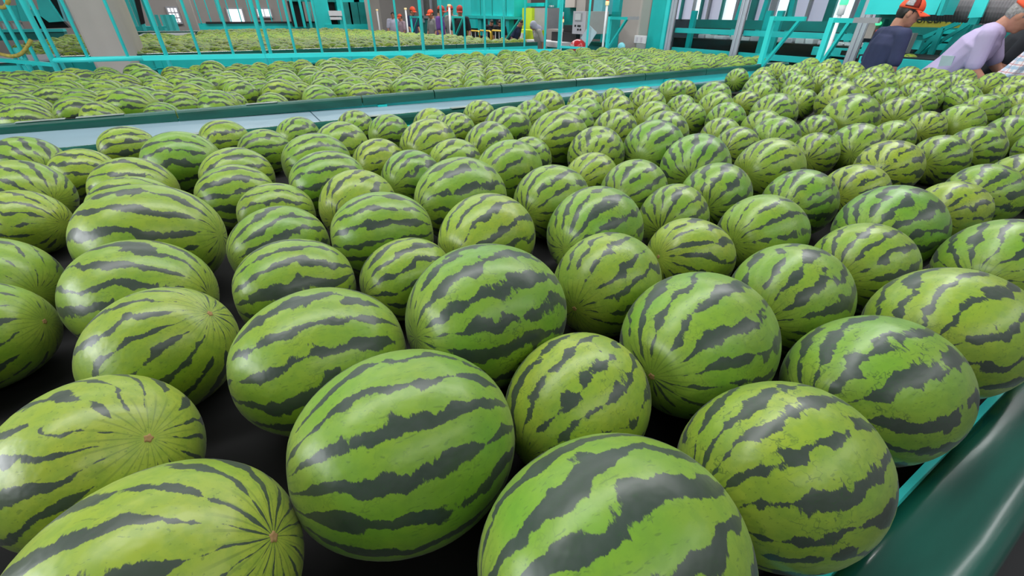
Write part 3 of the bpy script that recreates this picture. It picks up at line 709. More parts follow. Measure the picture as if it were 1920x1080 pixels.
# ================================================================== people
def person(label, x, y, face, H=1.65, lean=0.0, head_pitch=0.0, head_turn=0.0, shirt='navy', pants='trouser', cap=None, hair='hair',
           fine=.0085, sleeves=True, arms=None, badge=False, hood=None, z=0.0, group=None, lean_side=0.0, glasses=False, girth=1.0):
    """local frame: +x forward, +y left, z up; lean = forward bend at the hips"""
    s = H/1.70
    t = thing('person', (x, y, z), label, 'person', group)
    Mw = Matrix.Translation((x, y, z)) @ Matrix.Rotation(face, 4, 'Z') @ Matrix.Scale(s, 4)
    hip = Vector((0, 0, .93))
    Lb = Matrix.Rotation(lean_side, 3, 'X') @ Matrix.Rotation(lean, 3, 'Y')
    def T(p): return hip + Lb @ (Vector(p)-hip)           # torso points bend about the hips
    W = lambda p: Mw @ Vector(p)
    latw = (Mw.to_3x3() @ Vector((0, 1, 0))).normalized()
    pelvis, waist, chest, neck = T((0, 0, .95)), T((.01, 0, 1.10)), T((0, 0, 1.30)), T((-.015, 0, 1.46))
    hdir = Lb @ (Matrix.Rotation(head_pitch, 3, 'Y') @ Vector((0, 0, 1)))
    HM = Lb @ Matrix.Rotation(head_turn, 3, 'Z') @ Matrix.Rotation(head_pitch, 3, 'Y')
    hc = neck + HM @ Vector((.035, 0, .14))
    hy = .0
    sh = {sd: T((-.01, sd*.185, 1.40)) for sd in (1, -1)}
    A = arms or {}
    el, wr = {}, {}
    for sd in (1, -1):
        e, w = A.get(sd, ((.02, sd*.25, 1.12), (.12, sd*.23, .88)))
        if isinstance(e, tuple): e, w = Vector(e), Vector(w)
        el[sd], wr[sd] = (T(e), T(w)) if not A.get('abs') else (e, w)
    body = MB()
    def cap_(m, a, b, ra, rb, flat=1.0):
        g_ = girth if flat > 1.2 else 1.0
        ra, rb = ra*g_, rb*g_
        m.capsule(W(a), W(b), ra*s, rb*s, latw, flat)
    cap_(body, pelvis, waist, .105, .095, 1.45)
    cap_(body, waist, chest, .095, .112, 1.45)
    cap_(body, chest, T((-.01, 0, 1.40)), .108, .07, 1.6)
    cap_(body, T((-.015, 0, 1.40)), neck + HM @ Vector((.0, 0, .06)), .062, .056)
    for sd in (1, -1):
        cap_(body, T((-.01, sd*.07, 1.41)), sh[sd], .06, .058)
        cap_(body, sh[sd], el[sd], .054, .041)
        cap_(body, el[sd], wr[sd], .042, .027)
        # hand: palm, four fingers and a thumb
        fd = (wr[sd]-el[sd]).normalized()
        side = Vector((0, 0, 1)).cross(fd); side = side.normalized() if side.length > .1 else Vector((1, 0, 0))
        if abs(fd.z) > .7: side = (Vector((1, 0, 0)) - fd*fd.x).normalized()
        pn = fd.cross(side)*(-sd if abs(fd.z) > .7 else 1)
        pal = wr[sd] + fd*.075
        body.capsule(W(wr[sd]+fd*.015), W(pal), .024*s, .022*s, (Mw.to_3x3() @ side), 1.6)
        for k, L in enumerate((.062, .074, .069, .054)):
            o = pal + side*(.033-.022*k)
            k1 = o + fd*L*.5 - pn*.004; k2 = k1 + (fd*.8-pn*.5).normalized()*L*.5
            body.capsule(W(o), W(k1), .0092*s, .0088*s, n=8); body.capsule(W(k1), W(k2), .0088*s, .0075*s, n=8)
        o = wr[sd]+fd*.03+side*.03; k1 = o+(side*.8+fd*.6)*.035; k2 = k1+(fd*.9+side*.15-pn*.2)*.032
        body.capsule(W(o), W(k1), .011*s, .010*s, n=8); body.capsule(W(k1), W(k2), .010*s, .008*s, n=8)
        # legs
        hipj, kn, an = Vector((0, sd*.09, .92)), Vector((.03, sd*.10, .50)), Vector((-.02, sd*.105, .09))
        cap_(body, hipj, kn, .088, .056); cap_(body, kn, an, .056, .036)
        cap_(body, an - Vector((.03, 0, .045)), an + Vector((.16, sd*.02, -.055)), .036, .03)
    R3 = Mw.to_3x3() @ HM
    def hp(p): return W(hc) + R3 @ (Vector(p))
    body.ball(W(hc), .098*s, .077*s, .118*s, R3)                               # skull
    body.ball(hp((.022, 0, -.045)), .072*s, .060*s, .082*s, R3)                   # jaw
    body.ball(hp((.060, 0, -.098)), .028*s, .032*s, .022*s, R3, 12, 8)            # chin
    body.ball(hp((.104, 0, -.022)), .022*s, .015*s, .014*s, R3, 12, 8)            # nose tip
    body.capsule(hp((.088, 0, .018)), hp((.106, 0, -.018)), .010*s, .013*s, n=8)  # nose bridge
    body.ball(hp((.090, 0, -.060)), .012*s, .026*s, .010*s, R3, 12, 8)            # lips
    for sd in (1, -1): body.ball(hp((-.005, sd*.079, -.012)), .022*s, .010*s, .034*s, R3, 12, 8)   # ears
    body.build('body', M['skin'], t, remesh=fine*s, smooth_it=3)
    for sd in (1, -1):
        e = MB(); e.ball(hp((.086, sd*.032, .012)), .011*s, .013*s, .010*s, R3, 10, 7); e.build('eye', M['eye'], t, smooth=True)
        b = MB(); b.capsule(hp((.093, sd*.018, .034)), hp((.084, sd*.05, .034)), .005*s, .004*s, n=6); b.build('eyebrow', M[hair], t, smooth=True)
    # shirt with sleeves
    m = MB(); g = .016
    cap_(m, T((0, 0, .90)), waist, .118+g*.3, .104+g, 1.45)
    cap_(m, waist, chest, .104+g, .118+g*.6, 1.45)
    cap_(m, chest, T((-.012, 0, 1.385)), .112+g*.6, .075+g, 1.6)
    for sd in (1, -1):
        cap_(m, T((-.012, sd*.06, 1.405)), sh[sd], .068, .066)
        cap_(m, sh[sd], sh[sd].lerp(el[sd], .86 if sleeves is True else 1.0), .068, .062)
        if sleeves == 'long': cap_(m, el[sd], el[sd].lerp(wr[sd], .93), .058, .042)
    m.build('shirt', M[shirt], t, remesh=fine*s*1.2, smooth_it=4)
    # collar
    cl = MB(); c0 = neck + Lb @ Vector((0, 0, -.03))
    nax = (Lb @ Vector((.25, 0, 1))).normalized()
    pts = []
    u = nax.cross(Vector((0, 1, 0))).normalized(); v = nax.cross(u)
    for k in range(17):
        a = .35 + (2*math.pi-.7)*k/16
        pts.append(W(c0 + u*(-math.cos(a))*(-.070) + v*math.sin(a)*.078 + nax*(.012*(-math.cos(a)))))
    cl.tube(pts, .016*s, 8); cl.build('collar', M[shirt], t, smooth=True)
    # trousers
    m = MB()
    cap_(m, Vector((0, 0, .90)), pelvis, .118, .112, 1.45)
    for sd in (1, -1):
        cap_(m, Vector((0, sd*.09, .90)), Vector((.03, sd*.10, .50)), .100, .070); cap_(m, Vector((.03, sd*.10, .50)), Vector((-.02, sd*.105, .10)), .070, .058)
    m.build('trousers', M[pants], t, remesh=.014*s, smooth_it=3)
    for sd in (1, -1):
        m = MB(); an = Vector((-.02, sd*.105, .05)); cap_(m, an + Vector((-.04, 0, -.005)), an + Vector((.17, sd*.02, -.008)), .045, .040, 1.1); m.build('shoe', M['shoe'], t, smooth=True)
    # hair
    m = MB(); m.ball(hp((-.008, 0, .012)), .102*s, .083*s, .116*s, R3, 20, 14)
    m.bm.verts.ensure_lookup_table()
    R3i = R3.inverted()
    for vv in m.bm.verts:
        q = R3i @ (vv.co - hp((0, 0, 0)))
        lim = -.065*s if q.x < -.02*s else (.03*s if q.x > .03*s else -.02*s)
        if q.z < lim: q = Vector((q.x*.85, q.y*.85, lim)); vv.co = hp((0, 0, 0)) + R3 @ q
        if q.x > .075*s and q.z < .06*s: q.x = .07*s; vv.co = hp((0, 0, 0)) + R3 @ q
    m.build('hair', M[hair], t, smooth=True)
    if cap:
        crown = MB(); crown.ball(hp((-.004, 0, .040)), .112*s, .094*s, .104*s, R3, 28, 18)
        for vv in crown.bm.verts:
            q = R3i @ (vv.co - hp((0, 0, .040)))
            if q.z < -.012*s: q = Vector((q.x*.97, q.y*.97, -.012*s)); vv.co = hp((0, 0, .040)) + R3 @ q
        cr = crown.build('cap_crown', M[cap], t, smooth=True)
        if badge:
            # darker mesh side panel and badge with two rows of dark strokes
            p_ = MB(); 
            def onc(az, el_, k=1.012):
                d = Vector((math.cos(el_)*math.cos(az), math.cos(el_)*math.sin(az), math.sin(el_)))
                return hp(Vector((-.004, 0, .040)) + Vector((d.x*.112, d.y*.094, d.z*.104))*k)
            def patch(az0, az1, e0, e1, k, nm, mm, nn=6):
                q_ = MB(); vs = [[q_.bm.verts.new(onc(az0+(az1-az0)*i/nn, e0+(e1-e0)*j/nn, k)) for i in range(nn+1)] for j in range(nn+1)]
                for j in range(nn):
                    for i in range(nn): q_.bm.faces.new((vs[j][i], vs[j][i+1], vs[j+1][i+1], vs[j+1][i]))
                r_ = bmesh.ops.solidify(q_.bm, geom=list(q_.bm.faces), thickness=.0025)
                return q_.build(nm, M[mm], cr, smooth=True)
            sg = badge
            patch(sg*1.15, sg*2.25, .02, .95, 1.012, 'mesh_panel', 'orange_dark')
            bd = patch(sg*1.65, sg*2.3, .10, .62, 1.03, 'badge', 'white')
            for e0, w0, w1 in ((.42, 1.78, 2.16), (.25, 1.76, 2.12)):
                for k in range(5):
                    a0 = w0+(w1-w0)*k/5
                    patch(sg*a0, sg*(a0+.05), e0, e0+.085, 1.045, 'badge_letter', 'grey', 1)
        br = MB(); n = 12
        top = [hp((.085+.0*k, 0, .03)) for k in range(1)]
        outer, inner = [], []
        for k in range(n+1):
            a = -1.15+2.3*k/n
            inner.append(Vector((.100*math.cos(a)-.004, .090*math.sin(a), .030)))
            outer.append(Vector((.100*math.cos(a)+.085*math.cos(a*.75)-.004, .092*math.sin(a), .012-.03*abs(math.sin(a))**2)))
        ring = inner+outer[::-1]
        A_ = [br.bm.verts.new(hp(p)) for p in ring]; B_ = [br.bm.verts.new(hp(p+Vector((0, 0, -.006)))) for p in ring]
        N_ = len(ring)
        for k in range(n):
            br.bm.faces.new((A_[k], A_[k+1], A_[N_-2-k], A_[N_-1-k])); br.bm.faces.new((B_[k], B_[N_-1-k], B_[N_-2-k], B_[k+1]))
        for k in range(N_): br.bm.faces.new((A_[k], B_[k], B_[(k+1) % N_], A_[(k+1) % N_]))
        br.build('cap_brim', M[cap], t, smooth=False)
    if glasses:
        m = MB(); m.tube([hp((-.01, glasses*.082, .012)), hp((.085, glasses*.072, .016)), hp((.098, glasses*.06, .01))], .0035, 6); m.build('glasses_temple', M['black'], t)
    if hood:
        m = MB(); m.ball(hp((-.02, 0, .0)), .128*s, .108*s, .14*s, R3, 20, 14); m.capsule(hp((-.06, 0, -.10)), hp((-.10, 0, -.2)), .09*s, .1*s)
        m.build('hood', M[hood], t, remesh=.014, smooth_it=3)
    return t
if not globals().get('NOPEOPLE'):
    p = at(1634, 130, X=6.0)
    P1 = person('man in a navy polo shirt and orange red cap with white badge, looking right', p.x, p.y, R_(-38), H=1.68, lean=R_(9), head_pitch=R_(3), head_turn=R_(-24),
       shirt='navy', cap='orange', badge=-1, glasses=-1, fine=.0075, girth=1.12)
    p = at(1750, 140, X=6.02)
    person('man in a lavender shirt and orange cap bending forward to the right', p.x, p.y, R_(-80), H=1.79, lean=R_(33), head_pitch=R_(0),
       shirt='lavender', cap='orange', hair='grey_hair', fine=.0075, girth=1.2, arms={1: ((.20, .20, 1.27), (.45, .2, 1.22)), -1: ((.14, -.20, 1.20), (.40, -.2, 1.16))})
    # folded white card in his back pocket
    q = [at(1766, 104, X=5.80), at(1790, 105, X=5.80), at(1778, 135, X=5.84), at(1757, 130, X=5.84)]
    tag(MB().prism(q, (.012, 0, 0)).build('folded_card', M['paper']), 'pale lilac folded card tucked at the back of the lavender shirt', 'card')
    p = at(1848, 120, X=6.55)
    person('person in a black shirt between the lavender shirt and the plaid shirt', p.x, p.y, R_(-70), H=1.80, lean=R_(26), head_pitch=R_(20), shirt='black_cloth', cap=None, fine=.009)
    p = at(1882, 150, X=5.74)
    person('person in a pale plaid shirt bending low at the right edge', p.x, p.y, R_(-80), H=1.76, lean=R_(31), head_pitch=R_(5), shirt='plaid', cap='orange', fine=.009, girth=1.25,
       arms={1: ((.28, .24, 1.24), (.42, .2, 1.42)), -1: ((.28, -.24, 1.24), (.42, -.2, 1.42))})
    def far(label, px, ptop, X, face, shirt, cap=None, hair='hair', lean=0.0, hood=None, hp_=0.2, zoff=None):
        q = at(px, ptop, X=X)
        H = (q.z)/math.cos(lean*.45)
        person(label, q.x - math.cos(face)*.5*math.sin(lean), q.y - math.sin(face)*.5*math.sin(lean), face, H=max(1.45, min(1.8, H)), lean=lean, head_pitch=hp_, shirt=shirt, cap=cap, hair=hair, fine=.011, hood=hood)
    far('person in pale lilac top, leftmost of the group behind the far bed', 735, 22, 6.0, R_(-100), 'pale_cloth')
    far('person in dusty pink top and orange cap, second from left far back', 751, 27, 6.1, R_(-170), 'pink_cloth', 'orange')
    far('person in navy top and bright orange cap beside a white signal pole far back', 771, 14, 6.2, R_(-60), 'navy', 'orange')
    far('person in grey top and red cap standing just left of the purple shirt', 809, 19, 6.0, R_(-170), 'grey_cloth', 'orange')
    far('person in purple shirt with dark hair and red cap, turned away, far back', 823, 12, 5.75, R_(-40), 'purple', 'orange_dark')
    far('person in grey-green top and red cap right beside the purple shirt', 845, 11, 6.4, R_(-150), 'grey_cloth', 'orange_dark')
    far('person in black shirt and red cap with white badge, right of the far group', 862, 12, 6.1, R_(-120), 'black_cloth', 'orange_dark')
    far('dark haired person in black bending behind the yellow barriers, left of two', 921, 38, 8.2, R_(-100), 'black_cloth', lean=.5)
    far('dark haired person in black bending behind the yellow barriers, right of two', 937, 43, 8.2, R_(-120), 'black_cloth', lean=.5)
    far('dark clothed person with red collar behind the lime machine panel', 973, 39, 7.9, R_(-60), 'navy', lean=.4)
    far('worker in beige top and white patterned hood bending beside the lime machine', 1004, 42, 7.0, R_(-190), 'beige_cloth', lean=.45, hood='pale_cloth')
# ================================================================== watermelons
def melon_mat(name, stuff=False):
    m = bpy.data.materials.new(name); m.use_nodes = True
    nt = m.node_tree; N = nt.nodes; Lk = nt.links.new
    b = N['Principled BSDF']
    def math_(op, a, c=None, d=None, clamp=False):
        n = N.new('ShaderNodeMath'); n.operation = op; n.use_clamp = clamp
        for i, v in enumerate((a, c, d)):
            if v is None: continue
            if isinstance(v, (int, float)): n.inputs[i].default_value = v
            else: Lk(v, n.inputs[i])
        return n.outputs[0]
    def sstep(x, lo, hi):
        n = N.new('ShaderNodeMapRange'); n.interpolation_type = 'SMOOTHSTEP'
        n.inputs[1].default_value = lo; n.inputs[2].default_value = hi
        Lk(x, n.inputs[0]); return n.outputs[0]
    def mixc(f, a, c):
        n = N.new('ShaderNodeMix'); n.data_type = 'RGBA'
        if isinstance(f, float): n.inputs[0].default_value = f
        else: Lk(f, n.inputs[0])
        for i, v in ((6, a), (7, c)):
            if isinstance(v, tuple): n.inputs[i].default_value = (*v, 1)
            else: Lk(v, n.inputs[i])
        return n.outputs[2]
    if stuff:
        at1 = N.new('ShaderNodeAttribute'); at1.attribute_name = 'rind'
        at2 = N.new('ShaderNodeAttribute'); at2.attribute_name = 'grade'
        P = at1.outputs['Vector']; sp = N.new('ShaderNodeSeparateXYZ'); Lk(at2.outputs['Vector'], sp.inputs[0])
        seed, tone, bw = sp.outputs[0], sp.outputs[1], sp.outputs[2]; net = seed
    else:
        tc = N.new('ShaderNodeTexCoord'); P = tc.outputs['Object']
        oi = N.new('ShaderNodeObjectInfo'); sp = N.new('ShaderNodeSeparateColor'); Lk(oi.outputs['Color'], sp.inputs[0])
        seed, tone, bw = sp.outputs[0], sp.outputs[1], sp.outputs[2]; net = oi.outputs['Alpha']
    off = N.new('ShaderNodeCombineXYZ')
    for i, k in enumerate((57.0, 91.0, 33.0)): Lk(math_('MULTIPLY', seed, k), off.inputs[i])
    def noise(scale, sc, detail, rough=.55):
        mp = N.new('ShaderNodeVectorMath'); mp.operation = 'MULTIPLY'; Lk(P, mp.inputs[0]); mp.inputs[1].default_value = sc
        ad = N.new('ShaderNodeVectorMath'); ad.operation = 'ADD'; Lk(mp.outputs[0], ad.inputs[0]); Lk(off.outputs[0], ad.inputs[1])
        n = N.new('ShaderNodeTexNoise'); n.inputs['Scale'].default_value = scale; n.inputs['Detail'].default_value = detail; n.inputs['Roughness'].default_value = rough
        Lk(ad.outputs[0], n.inputs['Vector']); return n.outputs[0]
    s3 = N.new('ShaderNodeSeparateXYZ'); Lk(P, s3.inputs[0])
    phi = math_('DIVIDE', math_('ARCTAN2', s3.outputs[2], s3.outputs[1]), 2*math.pi)
    ax = math_('ABSOLUTE', s3.outputs[0])
    n1 = noise(1.5, (1, 1, 1), 2)
    n2 = noise(1.0, (19, 5.5, 5.5), 6, .74)
    n3 = noise(2.6, (1, 1, 1), 3)
    cnt = math_('ADD', math_('ROUND', math_('MULTIPLY', seed, 3.0)), 13.0)
    u = math_('MULTIPLY_ADD', phi, cnt, math_('MULTIPLY', math_('SUBTRACT', n1, .5), 1.5))
    tri = math_('MULTIPLY', math_('ABSOLUTE', math_('SUBTRACT', math_('FRACT', u), .5)), 2.0)
    pole = sstep(ax, .66, 1.0)
    amp = math_('MULTIPLY_ADD', net, .6, .62)
    width = math_('MULTIPLY_ADD', math_('SUBTRACT', n3, .5), 1.35, math_('MULTIPLY', bw, .93))
    width = math_('ADD', width, math_('MULTIPLY', math_('SUBTRACT', n2, .5), amp))
    vo = N.new('ShaderNodeTexVoronoi'); vo.inputs['Scale'].default_value = 1.0
    mpv = N.new('ShaderNodeVectorMath'); mpv.operation = 'MULTIPLY'; Lk(P, mpv.inputs[0]); mpv.inputs[1].default_value = (5.2, 4.6, 4.6)
    adv = N.new('ShaderNodeVectorMath'); adv.operation = 'ADD'; Lk(mpv.outputs[0], adv.inputs[0]); Lk(off.outputs[0], adv.inputs[1])
    Lk(adv.outputs[0], vo.inputs['Vector'])
    width = math_('ADD', width, math_('MULTIPLY', math_('SUBTRACT', vo.outputs['Distance'], .50), math_('MULTIPLY_ADD', net, .75, .22)))
    width = math_('SUBTRACT', width, math_('MULTIPLY', pole, .26))
    band = sstep(math_('SUBTRACT', width, tri), -.035, .045)
    # thin broken veins joining the bands
    nv = noise(1.0, (5.5, 4.5, 4.5), 3, .6)
    vein = math_('SUBTRACT', 1.0, sstep(math_('ABSOLUTE', math_('SUBTRACT', nv, .5)), .003, .02))
    vein = math_('MULTIPLY', vein, math_('MULTIPLY', sstep(n3, .45, .6), net))
    # short flecks along the length
    nf = noise(1.0, (9, 34, 34), 2, .5)
    fleck = math_('MULTIPLY', sstep(nf, .63, .70), .35)
    # fine radial lines towards the ends
    tr2 = math_('ABSOLUTE', math_('SUBTRACT', math_('FRACT', math_('MULTIPLY', phi, 26.0)), .5))
    rad = math_('MULTIPLY', math_('MULTIPLY', math_('SUBTRACT', 1.0, sstep(tr2, .06, .16)), sstep(ax, .80, .95)), .32)
    # light rind
    big = noise(1.3, (1, 1, 1), 3)
    t2 = math_('ADD', math_('MULTIPLY_ADD', tone, .9, .07), math_('MULTIPLY', math_('SUBTRACT', big, .5), 1.1), None, True)
    light = mixc(t2, (.118, .335, .024), (.345, .445, .030))
    light = mixc(math_('MULTIPLY', pole, .45), light, (.36, .42, .07))
    fine = noise(9.0, (1, 1, 1), 4, .6)
    light = mixc(math_('MULTIPLY', sstep(fine, .42, .62), .28), light, (.115, .26, .022))
    dark = mixc(fine, (.015, .036, .027), (.046, .060, .062))
    col = mixc(math_('MULTIPLY', band, .95), light, dark)
    rest = math_('MAXIMUM', math_('MAXIMUM', math_('MULTIPLY', vein, .75), fleck), rad)
    col = mixc(rest, col, (.028, .085, .026))
    # pale yellow ground patch low on one side for some
    Lk(col, b.inputs['Base Color'])
    b.inputs['Roughness'].default_value = .36
    b.inputs['Specular IOR Level'].default_value = .55
    rgh = math_('MULTIPLY_ADD', fine, .16, .5 if stuff else .28); Lk(rgh, b.inputs['Roughness'])
    b.inputs['Coat Weight'].default_value = 0.0 if stuff else .12; b.inputs['Coat Roughness'].default_value = .22; b.inputs['Sheen Weight'].default_value = .10; b.inputs['Sheen Roughness'].default_value = .5
    if not stuff:
        bp = N.new('ShaderNodeBump'); bp.inputs['Strength'].default_value = .12; bp.inputs['Distance'].default_value = .02
        Lk(n3, bp.inputs['Height']); Lk(bp.outputs[0], b.inputs['Normal'])
    return m
M['melon'] = melon_mat('watermelon_rind')
M['melon_stuff'] = melon_mat('watermelon_rind_far', True)
def rind_mesh(seg, rings, seed):
    r = random.Random(seed); bm = bmesh.new()
    rows = []
    ph = [r.uniform(0, 6.28) for _ in range(5)]; e = [r.uniform(-.012, .012) for _ in range(4)]
    eg = r.uniform(-.05, .05)
    for j in range(1, rings):
        t = math.pi*j/rings
        x, q = -math.cos(t), math.sin(t)
        q = q**.94
        x2 = x*(1-.022*max(0, (abs(x)-.9)/.1)**2)          # slight hollow at the ends
        row = []
        for k in range(seg):
            a = 2*math.pi*k/seg
            w = 1 + eg*x*.6 + e[0]*math.cos(a*2+ph[0]) + e[1]*math.cos(a*3+ph[1]+x) + e[2]*math.cos(x*3+ph[2])
            row.append(bm.verts.new((x2, q*w*math.cos(a), q*w*math.sin(a))))
        rows.append(row)
    A = bm.verts.new((-.975, 0, 0)); B = bm.verts.new((.975, 0, 0))
    for P_, Q_ in zip(rows, rows[1:]):
        for k in range(seg): bm.faces.new((P_[k], P_[(k+1) % seg], Q_[(k+1) % seg], Q_[k]))
    for k in range(seg):
        bm.faces.new((A, rows[0][(k+1) % seg], rows[0][k])); bm.faces.new((B, rows[-1][k], rows[-1][(k+1) % seg]))
    bmesh.ops.recalc_face_normals(bm, faces=bm.faces)
    for f in bm.faces: f.smooth = True
    me = bpy.data.meshes.new('watermelon'); bm.to_mesh(me); bm.free()
    me.materials.append(M['melon']); return me
RIND = [rind_mesh(56, 36, k) for k in range(5)]
RINDLO = [rind_mesh(24, 14, k+20) for k in range(3)]
def scar_mesh():
    bm = bmesh.new()
    prof = [(.0, .0), (.022, .012), (.040, .010), (.055, -.012)]
    rows = [[bm.verts.new((.972+x if r else .975, r*math.cos(a)*(1+.2*math.sin(a*5)), r*math.sin(a)*(1+.2*math.sin(a*5)))) for a in [2*math.pi*k/18 for k in range(18)]] for r, x in prof[1:]]
    c = bm.verts.new((.978, 0, 0))
    for k in range(18): bm.faces.new((c, rows[0][k], rows[0][(k+1) % 18]))
    for P_, Q_ in zip(rows, rows[1:]):
        for k in range(18): bm.faces.new((P_[k], Q_[k], Q_[(k+1) % 18], P_[(k+1) % 18]))
    for f in bm.faces: f.smooth = True
    me = bpy.data.meshes.new('stem_scar'); bm.to_mesh(me); bm.free(); me.materials.append(M['scar']); return me
SCAR = scar_mesh()
